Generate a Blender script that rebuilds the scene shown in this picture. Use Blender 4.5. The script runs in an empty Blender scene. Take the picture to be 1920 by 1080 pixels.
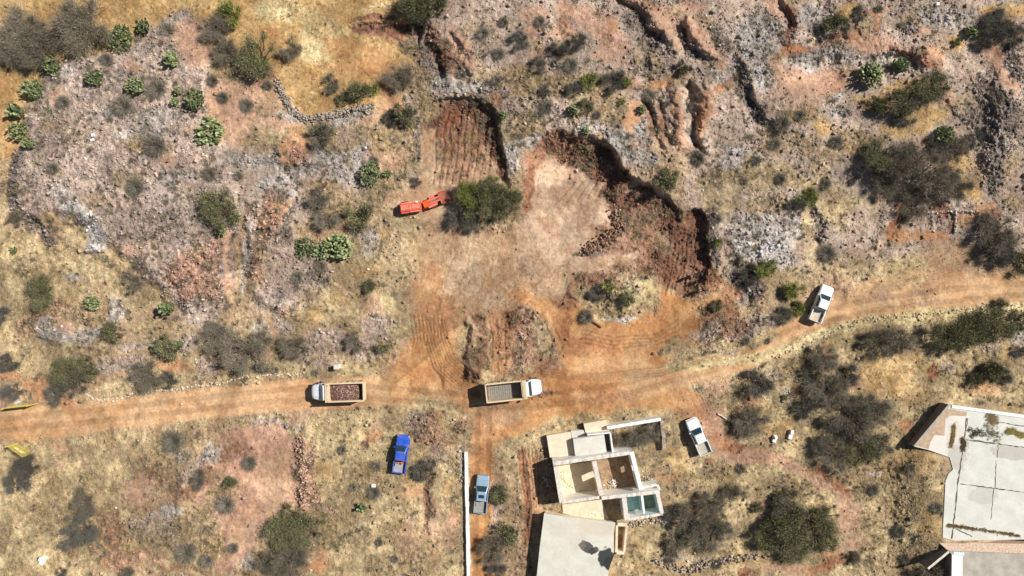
import bpy, bmesh, math, random
import numpy as np
from mathutils import Vector, Matrix
R = math.radians
random.seed(7)
rng = np.random.default_rng(11)

# ------------------------------------------------------------------ camera, sky, sun
HC = 92.0                 # drone height above the road (m)
PPM = 13.5                # photo pixels per metre at road level
SC = bpy.context.scene
COL = SC.collection
cam_d = bpy.data.cameras.new('camera'); cam = bpy.data.objects.new('camera', cam_d)
COL.objects.link(cam); SC.camera = cam
cam.location = (0, 0, HC); cam.rotation_euler = (0, 0, 0)
cam_d.sensor_width = 36.0; cam_d.lens = 36.0 * HC / (1920 / PPM)
cam_d.clip_start = 0.5; cam_d.clip_end = 20000

SUN_EL, SUN_AZ = R(45), R(23)       # azimuth measured from +x towards +y
w = bpy.data.worlds.new('World'); SC.world = w; w.use_nodes = True
nt = w.node_tree; bg = nt.nodes['Background']
sky = nt.nodes.new('ShaderNodeTexSky'); sky.sky_type = 'NISHITA'; sky.sun_disc = False
sky.sun_elevation = SUN_EL; sky.sun_rotation = math.pi / 2 - SUN_AZ
sky.air_density = 1.0; sky.dust_density = 1.0
nt.links.new(sky.outputs[0], bg.inputs[0]); bg.inputs[1].default_value = 0.05
sun_d = bpy.data.lights.new('sun', 'SUN'); sun = bpy.data.objects.new('sun', sun_d)
COL.objects.link(sun)
sun_d.energy = 5.0; sun_d.angle = R(0.5); sun_d.color = (1.0, 0.965, 0.92)
sd = Vector((math.cos(SUN_EL) * math.cos(SUN_AZ), math.cos(SUN_EL) * math.sin(SUN_AZ), math.sin(SUN_EL)))
sun.rotation_euler = sd.to_track_quat('Z', 'Y').to_euler()
sun.location = (40, 20, 60)
SC.view_settings.view_transform = 'Standard'; SC.view_settings.look = 'None'
SC.view_settings.exposure = 0.16; SC.view_settings.gamma = 1.0

# ------------------------------------------------------------------ helpers
def lin(c):
    c = np.asarray(c, float) / 255.0
    return np.where(c <= 0.04045, c / 12.92, ((c + 0.055) / 1.055) ** 2.4)

def P(px, py, z=0.0):
    """photo pixel -> ground point at height z"""
    k = (HC - z) / HC / PPM
    return Vector(((px - 960) * k, (540 - py) * k, z))

def tag(o, label=None, cat=None, group=None, kind=None):
    if label: o['label'] = label
    if cat: o['category'] = cat
    if group: o['group'] = group
    if kind: o['kind'] = kind
    return o

def empty(name, loc, rz, label, cat, group=None):
    o = bpy.data.objects.new(name, None); COL.objects.link(o)
    o.location = loc; o.rotation_euler = (0, 0, rz); o.empty_display_size = 0.3
    return tag(o, label, cat, group)

def link(name, me, m=None, parent=None):
    o = bpy.data.objects.new(name, me); COL.objects.link(o)
    if m and not me.materials: me.materials.append(m)
    if parent: o.parent = parent
    return o

def np_mesh(name, verts, faces, n, cols=None, extra=None, smooth=False):
    """verts (N,3), faces (F,n) arrays"""
    me = bpy.data.meshes.new(name)
    me.vertices.add(len(verts)); me.vertices.foreach_set('co', np.ascontiguousarray(verts, np.float32).ravel())
    F = len(faces)
    me.loops.add(F * n); me.loops.foreach_set('vertex_index', np.ascontiguousarray(faces, np.int32).ravel())
    me.polygons.add(F)
    me.polygons.foreach_set('loop_start', np.arange(0, F * n, n, dtype=np.int32))
    me.polygons.foreach_set('loop_total', np.full(F, n, np.int32))
    if smooth: me.polygons.foreach_set('use_smooth', np.ones(F, bool))
    if cols is not None:
        a = me.attributes.new('Col', 'FLOAT_COLOR', 'POINT')
        c = np.ones((len(verts), 4), np.float32); c[:, :3] = cols
        a.data.foreach_set('color', c.ravel())
    for k, v in (extra or {}).items():
        a = me.attributes.new(k, 'FLOAT', 'POINT'); a.data.foreach_set('value', np.asarray(v, np.float32))
    me.update(calc_edges=True)
    return me

def nodes(m):
    m.use_nodes = True
    return m.node_tree, m.node_tree.nodes['Principled BSDF']

def mat(name, rgb, rough=0.8, metal=0.0, var=0.12, scale=3.0, bump=0.0, coat=0.0, trans=0.0, objvar=0.0, dust=0.0):
    """procedural material: colour with noise variation, sRGB 0-255 input"""
    m = bpy.data.materials.new(name); t, b = nodes(m); N = t.nodes; L = t.links
    c = lin(rgb)
    tc = N.new('ShaderNodeTexCoord'); no = N.new('ShaderNodeTexNoise')
    no.inputs['Scale'].default_value = scale; no.inputs['Detail'].default_value = 6
    L.new(tc.outputs['Object'], no.inputs['Vector'])
    mr = N.new('ShaderNodeMapRange'); mr.inputs[1].default_value = 0.3; mr.inputs[2].default_value = 0.7
    mr.inputs[3].default_value = 1 - var; mr.inputs[4].default_value = 1 + var
    L.new(no.outputs[0], mr.inputs[0])
    mx = N.new('ShaderNodeVectorMath'); mx.operation = 'SCALE'; mx.inputs[0].default_value = tuple(c)
    nf = N.new('ShaderNodeTexNoise'); nf.inputs['Scale'].default_value = scale * 6; nf.inputs['Detail'].default_value = 8; nf.inputs['Roughness'].default_value = .7
    L.new(tc.outputs['Object'], nf.inputs['Vector']); mf = N.new('ShaderNodeMapRange'); mf.inputs[1].default_value = .3; mf.inputs[2].default_value = .7
    mf.inputs[3].default_value = 1 - var * .8; mf.inputs[4].default_value = 1 + var * .8; L.new(nf.outputs[0], mf.inputs[0])
    mz = N.new('ShaderNodeMath'); mz.operation = 'MULTIPLY'; L.new(mr.outputs[0], mz.inputs[0]); L.new(mf.outputs[0], mz.inputs[1]); mr = mz
    if objvar:
        oi = N.new('ShaderNodeObjectInfo'); m2 = N.new('ShaderNodeMapRange')
        m2.inputs[3].default_value = 1 - objvar; m2.inputs[4].default_value = 1 + objvar
        L.new(oi.outputs['Random'], m2.inputs[0]); mu = N.new('ShaderNodeMath'); mu.operation = 'MULTIPLY'
        L.new(m2.outputs[0], mu.inputs[0]); L.new(mr.outputs[0], mu.inputs[1]); L.new(mu.outputs[0], mx.inputs['Scale'])
    else:
        L.new(mr.outputs[0], mx.inputs['Scale'])
    if dust:
        md = N.new('ShaderNodeMapRange'); md.inputs[1].default_value = .4; md.inputs[2].default_value = .75; md.inputs[4].default_value = dust; nd = N.new('ShaderNodeTexNoise'); nd.inputs['Scale'].default_value = 1.3; nd.inputs['Detail'].default_value = 9; nd.inputs['Roughness'].default_value = .65
        L.new(tc.outputs['Object'], nd.inputs['Vector']); L.new(nd.outputs[0], md.inputs[0]); mq = N.new('ShaderNodeMix'); mq.data_type = 'RGBA'; L.new(md.outputs[0], mq.inputs['Factor']); L.new(mx.outputs[0], mq.inputs['A']); mq.inputs['B'].default_value = (*lin((196,168,136)), 1)
        L.new(mq.outputs['Result'], b.inputs['Base Color'])
    else: L.new(mx.outputs[0], b.inputs['Base Color'])
    b.inputs['Roughness'].default_value = rough; b.inputs['Metallic'].default_value = metal
    if coat: b.inputs['Coat Weight'].default_value = coat
    if bump:
        bp = N.new('ShaderNodeBump'); bp.inputs['Strength'].default_value = bump; bp.inputs['Distance'].default_value = 0.03
        L.new(no.outputs[0], bp.inputs['Height']); L.new(bp.outputs[0], b.inputs['Normal'])
    return m

def vmat(name, rough=0.9, fine=8.0, var=0.2, bump=0.0, objvar=0.0, trans=False):
    """material reading the mesh's own colour attribute"""
    m = bpy.data.materials.new(name); t, b = nodes(m); N = t.nodes; L = t.links
    at = N.new('ShaderNodeAttribute'); at.attribute_name = 'Col'
    tc = N.new('ShaderNodeTexCoord'); no = N.new('ShaderNodeTexNoise')
    no.inputs['Scale'].default_value = fine; no.inputs['Detail'].default_value = 8; no.inputs['Roughness'].default_value = 0.7
    L.new(tc.outputs['Object'], no.inputs['Vector'])
    mr = N.new('ShaderNodeMapRange'); mr.inputs[1].default_value = 0.3; mr.inputs[2].default_value = 0.7
    mr.inputs[3].default_value = 1 - var; mr.inputs[4].default_value = 1 + var
    L.new(no.outputs[0], mr.inputs[0])
    mx = N.new('ShaderNodeVectorMath'); mx.operation = 'SCALE'
    L.new(at.outputs['Vector'], mx.inputs[0])
    if objvar:
        oi = N.new('ShaderNodeObjectInfo'); m2 = N.new('ShaderNodeMapRange')
        m2.inputs[3].default_value = 1 - objvar; m2.inputs[4].default_value = 1 + objvar
        L.new(oi.outputs['Random'], m2.inputs[0]); mu = N.new('ShaderNodeMath'); mu.operation = 'MULTIPLY'
        L.new(m2.outputs[0], mu.inputs[0]); L.new(mr.outputs[0], mu.inputs[1]); L.new(mu.outputs[0], mx.inputs['Scale'])
    else:
        L.new(mr.outputs[0], mx.inputs['Scale'])
    L.new(mx.outputs[0], b.inputs['Base Color']); b.inputs['Roughness'].default_value = rough
    b.inputs['Specular IOR Level'].default_value = 0.2
    if bump:
        bp = N.new('ShaderNodeBump'); bp.inputs['Strength'].default_value = bump; bp.inputs['Distance'].default_value = 0.05
        L.new(no.outputs[0], bp.inputs['Height']); L.new(bp.outputs[0], b.inputs['Normal'])
    return m

# ------------------------------------------------------------------ noise and fields (photo pixel coordinates)
_lat = {}
def vn(U, V, s, seed):
    k = (seed,)
    if k not in _lat: _lat[k] = np.random.default_rng(seed).random((256, 256)).astype(np.float32)
    A = _lat[k]; x = U / s + 37.3 + seed * 1.7; y = V / s + 91.1 + seed * 2.9
    xi = np.floor(x).astype(np.int64); yi = np.floor(y).astype(np.int64)
    fx = (x - xi).astype(np.float32); fy = (y - yi).astype(np.float32)
    fx = fx * fx * (3 - 2 * fx); fy = fy * fy * (3 - 2 * fy)
    x0 = xi & 255; x1 = (xi + 1) & 255; y0 = yi & 255; y1 = (yi + 1) & 255
    return (A[y0, x0] * (1 - fx) + A[y0, x1] * fx) * (1 - fy) + (A[y1, x0] * (1 - fx) + A[y1, x1] * fx) * fy
def fbm(U, V, s, seed, o=4, g=0.55):
    r = 0; a = 1; t = 0
    for i in range(o):
        c, sn = math.cos(0.7 * i), math.sin(0.7 * i)
        r = r + a * vn(U * c - V * sn, U * sn + V * c, s / 2 ** i, seed + i * 13); t += a; a *= g
    return r / t
def ss(x): x = np.clip(x, 0, 1); return x * x * (3 - 2 * x)

ST = 1.6
ux = np.arange(-90, 2010 + ST, ST); vy = np.arange(-90, 1170 + ST, ST)
NU, NV = len(ux), len(vy)
UU, VV = np.meshgrid(ux, vy)
UU = UU.astype(np.float32); VV = VV.astype(np.float32)
WX = (fbm(UU, VV, 42, 1, 5, .62) - .5) * 46; WY = (fbm(UU, VV, 42, 51, 5, .62) - .5) * 46
WU = UU + WX; WV = VV + WY                          # warped coordinates

def box(pts, m):
    xs = [p[0] for p in pts]; ys = [p[1] for p in pts]
    i0 = max(0, int((min(xs) - m + 90) / ST)); i1 = min(NU, int((max(xs) + m + 90) / ST) + 2)
    j0 = max(0, int((min(ys) - m + 90) / ST)); j1 = min(NV, int((max(ys) + m + 90) / ST) + 2)
    return (slice(j0, j1), slice(i0, i1))
def segd(U, V, a, b):
    dx, dy = b[0] - a[0], b[1] - a[1]; L2 = dx * dx + dy * dy + 1e-6
    t = np.clip(((U - a[0]) * dx + (V - a[1]) * dy) / L2, 0, 1)
    return np.hypot(U - a[0] - t * dx, V - a[1] - t * dy)
def sdf(pts, wp, m):
    s = box(pts, m + 30 * wp)
    U = UU[s] + WX[s] * wp; V = VV[s] + WY[s] * wp
    d = np.full(U.shape, 1e9, np.float32); ins = np.zeros(U.shape, bool); n = len(pts)
    for i in range(n):
        a, b = pts[i], pts[(i + 1) % n]
        d = np.minimum(d, segd(U, V, a, b))
        if a[1] != b[1]:
            c = ((a[1] > V) != (b[1] > V)) & (U < (b[0] - a[0]) * (V - a[1]) / (b[1] - a[1]) + a[0]); ins ^= c
    return s, np.where(ins, d, -d)                   # positive inside
def w_poly(pts, soft=10, wp=1.0):
    s, d = sdf(pts, wp, soft); return s, ss(d / soft + .5)
def w_blob(x, y, rx, ry=None, ang=0, wp=.8):
    ry = ry or rx; m = max(rx, ry) * 1.4
    s = box([(x, y)], m + 30 * wp); U = UU[s] + WX[s] * wp - x; V = VV[s] + WY[s] * wp - y
    c, sn = math.cos(R(ang)), math.sin(R(ang))
    r = np.hypot((U * c + V * sn) / rx, (-U * sn + V * c) / ry)
    return s, ss((1.25 - r) / .6)
def w_line(pts, wd, wp=.25, soft=.45):
    s = box(pts, wd * 2 + 30 * wp); U = UU[s] + WX[s] * wp; V = VV[s] + WY[s] * wp
    d = np.full(U.shape, 1e9, np.float32)
    for a, b in zip(pts[:-1], pts[1:]): d = np.minimum(d, segd(U, V, a, b))
    return s, ss((wd * (1 + soft) - d) / (2 * wd * soft))

# ground classes: colour A, colour B (sRGB), stone density, stone size, grass density, roughness
K = dict(
 tan   =((178,152,114),(158,130,96), .35, .8, .45, .5),
 gold  =((200,162,102),(174,134,78),  .03, .6, .9, .3),
 straw =((196,171,124),(152,130,94), .15, .7, 1., .4),
 pale  =((216,198,144),(190,168,114), .10, .7, 1., .4),
 brush =((142,122,92), (160,134,92), .35, .8, .9, .7),
 soil  =((198,154,124),(176,134,106), .15, .6, .04, .3),
 orange=((200,148,102),(182,126,82), .10, .6, .03,.3),
 rust  =((160,102,70), (140,86,58),   .15, .7, .0, .5),
 road  =((206,162,114),(190,142,94), .02, .4, .0, .10),
 dirt  =((198,146,88), (178,120,68),  .03, .4, .0, .15),
 clear =((190,158,122),(172,134,98), .10, .5, .08,.25),
 cream =((202,168,136),(178,140,108), .10, .5, .0, .22),
 pinkg =((180,158,140),(162,140,124), 1.1, .8, .02,.65),
 grey  =((176,166,156),(158,148,138), 1.0, .8, .03,.75),
 greyd =((138,124,114),(122,108,98), 1.2, 1.2, .1, 1.),
 gravel=((182,160,140),(166,142,122), .75, .5, .06,.4),
 orock =((188,144,114),(160,120,96), 1.2, 1.3, .0, .95),
 white =((202,194,186),(184,174,164), 1.1, .9, .0, .75),
 brown =((134,92,68),  (108,72,52),   .9, .9, .0, .85),
 mud   =((152,110,84),  (132,92,68),   .3, .7, .0, .7),
)
CA = np.zeros(UU.shape + (3,), np.float32); CB = CA.copy(); ATT = np.zeros(UU.shape + (4,), np.float32)
def setk(s, wt, k, st=1.0):
    c = K[k]; wt = (wt * st)[..., None].astype(np.float32)
    CA[s] = CA[s] * (1 - wt) + lin(c[0]).astype(np.float32) * wt
    CB[s] = CB[s] * (1 - wt) + lin(c[1]).astype(np.float32) * wt
    ATT[s] = ATT[s] * (1 - wt) + np.array(c[2:], np.float32) * wt
def PO(k, pts, soft=14, wp=1., st=1.): setk(*w_poly(pts, soft, wp), k, st)
def BL(k, *bl, st=.85, wp=.8):
    for b in bl: setk(*w_blob(*b, wp=wp), k, st)
def LI(k, pts, wd, wp=.25, st=1., soft=.45): setk(*w_line(pts, wd, wp, soft), k, st)

full = (slice(0, NV), slice(0, NU)); ones = np.ones(UU.shape, np.float32)
setk(full, ones, 'tan')
setk(full, ss((fbm(UU, VV, 90, 5) - .52) * 9), 'straw', .7)
setk(full, ss((fbm(UU, VV, 60, 6) - .58) * 9), 'soil', .5)
# ------------------------------------------------------------------ ground: what grows and lies where
# north-east hill: gravelly, pink and grey
PO('gravel', [(770,-100),(2020,-100),(2020,480),(1700,480),(1600,500),(1330,500),(1280,400),(1180,330),(1040,245),(960,300),(930,230),(860,180),(790,190),(790,110)], 30)
setk((slice(0, 330), slice(530, NU)), ss((fbm(UU, VV, 75, 7) - .5) * 9)[0:330, 530:], 'pinkg', .8)
setk((slice(0, 330), slice(530, NU)), ss((fbm(UU, VV, 55, 8) - .57) * 10)[0:330, 530:], 'tan', .8)
BL('soil', (1000,22,34,16),(1085,20,36,18),(1060,60,30,18),(1130,45,28,26),(1000,55,18,14),(1150,80,30,20),(1240,35,22,34,-30),(1310,65,26,16,40),(1290,40,22,10,45),(1190,155,20,16),(1010,100,18,10),(1060,100,20,12),(1130,105,24,14),(1290,85,14,12),(1300,10,30,14))
BL('soil', (1865,115,16,40,-30),(1890,150,14,36,-35),(1905,60,20,16),(1860,85,16,8),(1720,60,26,12),(1640,85,60,14,10),(1520,145,60,30),(1760,20,30,16),(1450,140,24,40),(1780,182,12,24),(1455,20,24,26),(1640,20,30,12))
BL('rust', (1480,40,9,40,5),(1500,88,34,11,8),(1465,95,12,14,30),(1560,80,26,9,-25),(1640,50,20,9,-60),(1740,115,34,9,40),(1690,105,30,8,10),(1570,155,26,16,20),(1880,60,8,20),(1870,100,10,10), st=.8)
BL('orange', (1490,85,30,8,5),(1600,70,14,10),(1665,300,14,6),(1750,105,26,7,38),(1145,52,12,20), (1640,25,10,20), st=.8)
BL('gold', (1700,165,60,14,-12),(1640,190,40,12),(1590,20,22,18),(1740,215,40,24),(1700,240,50,16),(1860,20,34,10,-10),(1905,15,24,12),(1540,235,22,14,-30),(1790,80,18,14),(1820,355,20,26,-30),(1800,300,20,24), st=.9)
BL('straw', (1560,375,40,30),(1440,330,60,30),(1500,340,50,14),(1380,330,40,36),(1350,380,36,30),(1600,400,50,30),(1660,440,40,20),(1590,500,50,26),(1700,510,60,22),(1530,480,26,26),(1900,380,20,20), st=.75)
BL('brush', (900,230,50,40),(990,240,36,40),(1060,160,50,26),(1110,180,44,26),(980,150,40,30),(1150,220,40,26),(1500,215,40,24),(1600,265,60,20),(1440,385,50,18),(1390,320,40,26),(1330,340,30,22), st=.8)
BL('pale', (880,215,40,20),(930,240,22,24),(1010,190,30,14),(1080,185,20,10), st=.5)
BL('greyd', (1405,195,14,40,-40),(1395,150,12,26,-30),(1420,215,16,22,-40),(1850,170,28,26),(1880,215,40,40),(1830,220,30,30),(1870,280,26,50),(1860,330,14,30),(1700,55,20,12),(1530,55,20,10),(1900,120,14,40,-30),(1345,90,30,20),(1215,120,16,20),(1015,190,16,10),(860,105,20,30))
BL('grey', (1000,270,40,16),(960,300,26,26),(1120,240,60,13,8),(1180,275,34,22,40),(1215,305,24,18),(880,170,60,11),(830,155,28,16),(1300,250,24,20),(1210,240,26,30),(1420,440,50,42),(1455,480,46,24),(1400,470,30,20),(1485,430,26,40,20),(1370,300,26,14),(1385,280,30,14),(1355,310,16,14),(1770,30,60,24),(1520,30,30,20),(1570,180,30,10,-30),(1420,120,24,60,-30),(1430,60,40,40),(1540,110,60,20),(1660,110,50,10),(1350,130,30,20),(1580,215,20,12))
BL('white', (1130,245,50,8,10),(1150,262,30,8,25),(1420,455,40,26),(1430,140,14,30,-25),(1000,262,24,8), (1540,125,40,10), (1375,275,20,8), st=.8)
BL('orange', (1268,200,8,30,8),(1278,250,8,40,5),(1325,195,8,26,-15),(1240,160,18,12),(1320,225,8,40,5),(1190,210,14,20),(1180,235,12,22), (1345,165,14,10,-30), st=.9)
BL('mud', (1220,225,10,40,-25),(1365,160,18,10,-40),(1245,230,8,40,-18), (1200,10,40,16,20), (1060,45,12,20), st=.8)
BL('greyd', (1200,20,14,26,-30),(1190,45,26,16,35),(1215,75,20,28,-10),(1285,75,10,26,-20),(1300,95,30,10,30))
# right strip ruins, clay patches
BL('rust', (1675,410,8,36,18),(1660,440,8,30,20),(1690,395,10,16), (1850,395,26,20),(1765,395,20,14),(1790,425,12,14), st=.8)
BL('orange', (1850,390,20,14),(1700,440,40,12),(1750,445,34,14),(1810,410,18,16), st=.8)
BL('gravel', (1620,420,30,30),(1640,450,26,20))
BL('greyd', (1530,400,14,30,-15),(1540,430,16,20),(1345,440,8,60),(1380,510,24,20),(1400,545,30,26))
BL('straw', (1510,410,10,26),(1515,440,12,10))
# cuts
PO('clear', [(800,190),(900,190),(925,215),(945,280),(955,340),(900,345),(850,350),(790,350),(795,290)], 12)
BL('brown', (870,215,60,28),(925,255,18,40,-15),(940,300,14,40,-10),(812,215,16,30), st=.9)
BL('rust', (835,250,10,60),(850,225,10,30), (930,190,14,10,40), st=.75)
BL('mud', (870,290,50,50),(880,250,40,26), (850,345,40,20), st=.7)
PO('cream', [(1010,255),(1110,255),(1150,285),(1180,340),(1200,345),(1245,365),(1275,410),(1275,470),(1200,500),(1100,530),(1010,520),(930,470),(975,440),(990,390),(990,320)], 44, 1.3)
BL('cream', (1060,370,60,50),(1050,430,80,40),(1000,440,40,30), (1090,400,40,40))
BL('clear', (1030,470,60,24),(1110,440,30,20),(970,460,40,24),(1040,400,16,40,30), st=.5)
BL('rust', (1008,295,16,36,14),(994,345,9,40,10),(988,385,7,22,14), st=.7)
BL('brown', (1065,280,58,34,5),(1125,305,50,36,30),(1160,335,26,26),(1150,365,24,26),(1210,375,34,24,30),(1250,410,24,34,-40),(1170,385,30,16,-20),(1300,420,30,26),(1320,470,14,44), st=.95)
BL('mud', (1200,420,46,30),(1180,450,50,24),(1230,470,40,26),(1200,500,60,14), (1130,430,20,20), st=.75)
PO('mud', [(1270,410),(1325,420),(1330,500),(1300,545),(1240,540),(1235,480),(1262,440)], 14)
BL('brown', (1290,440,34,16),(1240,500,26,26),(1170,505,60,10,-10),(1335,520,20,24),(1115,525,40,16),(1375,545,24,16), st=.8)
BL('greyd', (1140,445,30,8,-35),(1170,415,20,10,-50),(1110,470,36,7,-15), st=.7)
# centre clearing, road, tracks
PO('clear', [(780,330),(850,350),(900,430),(960,430),(950,500),(1080,520),(1060,560),(980,560),(960,600),(900,640),(880,700),(860,690),(830,640),(770,700),(720,700),(770,610),(780,520),(770,430),(740,420)], 26)
BL('clear', (870,470,80,50),(870,560,70,60),(820,380,40,40),(900,500,60,40))
BL('straw', (760,420,30,20),(770,460,24,40),(740,530,20,60),(750,620,24,30),(860,650,24,50),(850,600,16,30),(740,590,18,30), st=.7)
PO('dirt', [(940,545),(1020,548),(1080,560),(1110,600),(1180,610),(1240,590),(1240,540),(1300,560),(1350,550),(1400,590),(1340,620),(1280,640),(1250,690),(1290,740),(1220,760),(1050,760),(960,720),(1060,690),(1040,620),(990,570)], 22)
LI('dirt', [(800,470),(806,540)], 30, 1.2, .35, .9)
LI('dirt', [(808,540),(806,640),(780,690),(740,720)], 30, 1.1, .6, .8)
PO('dirt', [(700,724),(755,675),(782,600),(835,590),(850,650),(885,700),(920,745),(900,760),(700,750)], 24, .9, .9)
LI('dirt', [(905,760),(905,860),(902,960),(900,1100)], 25, .15)
PO('dirt', [(855,740),(960,740),(1260,700),(1330,760),(1330,800),(1280,770),(1200,770),(1000,800),(950,830),(880,860),(880,790)], 12, .6)
LI('road', [(-100,810),(0,797),(100,790),(230,775),(420,752),(580,738),(700,736)], 29, .2, soft=.15)
LI('road', [(700,738),(850,748),(960,760)], 24, .3, st=.5)
LI('road', [(1180,730),(1300,694),(1390,672),(1480,632),(1560,590),(1640,572),(1760,556),(1850,546),(2020,540)], 24, .25, soft=.25)
BL('road', (60,800,100,30,-4),(1700,540,120,26,-6),(1850,530,90,20),(1790,495,60,34,-10), (1150,690,80,26), st=.65)
BL('clear', (1780,480,70,30),(1850,500,70,20),(1700,560,80,16), (920,780,60,24), st=.7)
LI('orange', [(940,680),(945,640),(935,600)], 22, st=.9)
BL('orange', (980,560,24,16),(1030,590,30,20,20),(1100,640,60,26),(1230,650,50,20),(1310,640,30,16),(1360,540,34,14,35),(900,820,30,40),(1280,760,24,40,-30),(1130,745,60,14), (830,600,40,50), (960,860,20,30), st=.6)
BL('rust', (1075,540,12,30,15),(1060,610,10,30),(1340,600,30,14), (1025,690,26,24), st=.5)
BL('mud', (1350,590,50,30),(1060,560,30,16),(1300,540,30,30), (1000,740,60,8), st=.7)
BL('orock', (988,592,20,14),(984,630,15,40),(984,675,13,20), st=.75)
BL('mud', (975,600,20,30),(1000,660,16,34),(965,660,12,30), st=.6)
BL('pinkg', (1330,620,40,14,-20),(1400,620,40,24,-20),(1360,660,30,10), (1440,600,22,18))
BL('brown', (960,600,14,16),(900,620,9,30),(900,670,11,34),(890,700,16,10),(1380,610,30,26), st=.8)
BL('brown', (940,640,20,40), st=.35)
PO('pale', [(1130,570),(1160,535),(1215,524),(1228,545),(1215,575),(1180,592),(1140,590)], 22, 1.2, .85)
BL('brush', (1150,560,24,20),(1190,545,16,12), st=.55)
BL('brush', (1130,575,20,22),(1160,590,26,10), st=.7)
BL('white', (1165,602,40,5,0), st=.8)
BL('straw', (1265,650,22,16),(1300,665,40,12,-15),(1275,685,14,8),(1360,655,50,10,-16),(1430,640,40,12,-20),(1250,660,16,8), st=.8)
# left: rubble platform and its neighbours
PO('pinkg', [(95,125),(180,108),(250,84),(290,42),(345,22),(372,60),(390,140),(400,250),(440,330),(450,400),(440,470),(430,560),(350,580),(300,540),(270,490),(200,450),(160,410),(110,410),(70,400),(35,420),(20,380),(15,320),(30,290),(55,220),(75,160)], 12)
BL('soil', (370,80,26,40),(350,60,30,20),(250,120,20,12),(370,110,16,26),(110,180,24,16),(350,340,20,14),(320,300,16,10), (370,250,20,10), st=.7)
BL('grey', (120,135,26,14,-20),(200,215,30,14),(290,225,40,22),(270,250,50,16),(340,330,40,16),(120,380,40,20,40),(320,40,26,12), st=.7)
BL('brush', (100,240,24,14),(235,335,30,20),(260,270,26,14),(180,380,24,16),(100,330,16,12),(310,280,30,12), st=.6)
BL('greyd', (28,340,12,50),(40,300,10,16),(60,420,16,20,40),(95,450,10,40,-35),(290,480,16,40,-45),(180,470,14,14))
BL('white', (160,415,16,40,-30),(185,455,20,20),(140,395,26,8,20), st=.9)
PO('pinkg', [(180,400),(260,390),(360,400),(430,470),(420,600),(380,620),(340,590),(290,530),(230,470)], 20)
BL('orock', (370,500,46,40),(390,540,36,30),(340,520,30,30),(400,470,30,24),(350,555,26,14))
BL('pinkg', (370,590,34,24),(350,640,30,20), st=.9)
LI('soil', [(425,440),(435,500),(430,540)], 10, st=.9)
BL('soil', (420,180,36,40),(430,250,26,40),(470,170,26,30),(500,140,40,20,-20),(440,220,40,30),(520,230,40,20), st=.8)
PO('gravel', [(400,270),(520,280),(600,240),(680,230),(700,300),(690,380),(640,400),(560,430),(480,460),(450,400),(440,330)], 20)
BL('grey', (470,300,60,16),(560,310,40,24),(520,350,40,24),(620,290,34,24),(640,330,30,20),(680,300,20,40), (660,215,44,14,-15),(560,225,50,12,10),(540,190,10,40,-25))
BL('orange', (545,285,30,22),(565,255,20,24),(520,395,26,26), st=.8)
BL('orock', (510,400,26,50),(495,440,18,40),(470,400,14,36),(480,500,12,30), (555,290,26,20), st=.7)
BL('white', (465,460,10,100,4),(520,555,30,20), st=.6)
BL('pinkg', (580,500,36,50),(530,500,34,60),(510,560,36,36),(560,540,40,40),(600,380,40,30),(540,440,24,20))
BL('greyd', (545,410,10,50,8),(600,520,14,50),(440,480,6,50), st=.8)
BL('brush', (620,400,40,20),(610,360,40,20),(660,380,30,20),(700,360,30,26),(740,330,30,36),(760,290,26,36),(720,280,26,30),(680,480,30,26),(700,440,26,30), st=.7)
BL('soil', (650,430,22,14),(720,300,40,20),(740,370,22,20),(600,430,20,14),(660,440,20,8), st=.6)
BL('grey', (680,440,24,16),(690,460,16,26),(490,620,20,14,40),(535,610,20,14,40), st=.6)
BL('straw', (600,560,36,24),(640,590,40,26),(700,620,40,26),(690,500,30,24),(610,580,16,30),(660,560,24,16),(560,690,40,8),(640,700,60,8),(500,690,50,10), st=.75)
BL('gold', (595,590,14,20),(640,560,20,12),(690,510,20,10), st=.6)
BL('pinkg', (620,640,44,24),(680,650,36,26),(600,680,40,14),(720,615,24,22),(560,660,24,14), (700,605,20,20))
BL('pale', (740,620,18,14),(730,560,12,14), st=.7)
# lower-left bank
PO('straw', [(-100,420),(20,420),(60,440),(110,460),(150,500),(170,560),(90,600),(30,640),(-100,660)], 20)
BL('brush', (60,500,40,24),(130,580,40,30),(60,600,40,30),(200,500,30,20), st=.6)
BL('orock', (90,590,30,16),(60,610,24,10),(120,570,20,8), st=.7)
BL('grey', (100,620,30,20,20),(150,630,26,14),(180,620,20,8),(140,520,16,8),(215,590,14,30,20),(215,560,16,10), (85,640,10,20))
BL('soil', (120,610,18,12),(290,590,40,14),(240,470,30,12), st=.6)
BL('straw', (270,560,50,26),(230,540,40,20),(60,660,50,24),(70,690,40,20),(230,730,40,16),(190,510,30,16),(270,620,40,16), st=.8)
BL('pinkg', (240,680,44,16),(200,690,24,12),(390,690,20,14), (250,650,30,10))
BL('orange', (315,680,40,14),(60,720,26,14),(75,745,20,16),(120,755,30,12),(20,700,16,10), st=.8)
BL('rust', (350,690,16,8), st=.4)
LI('straw', [(420,708),(520,690),(600,700),(700,690)], 12, st=.8)
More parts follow.
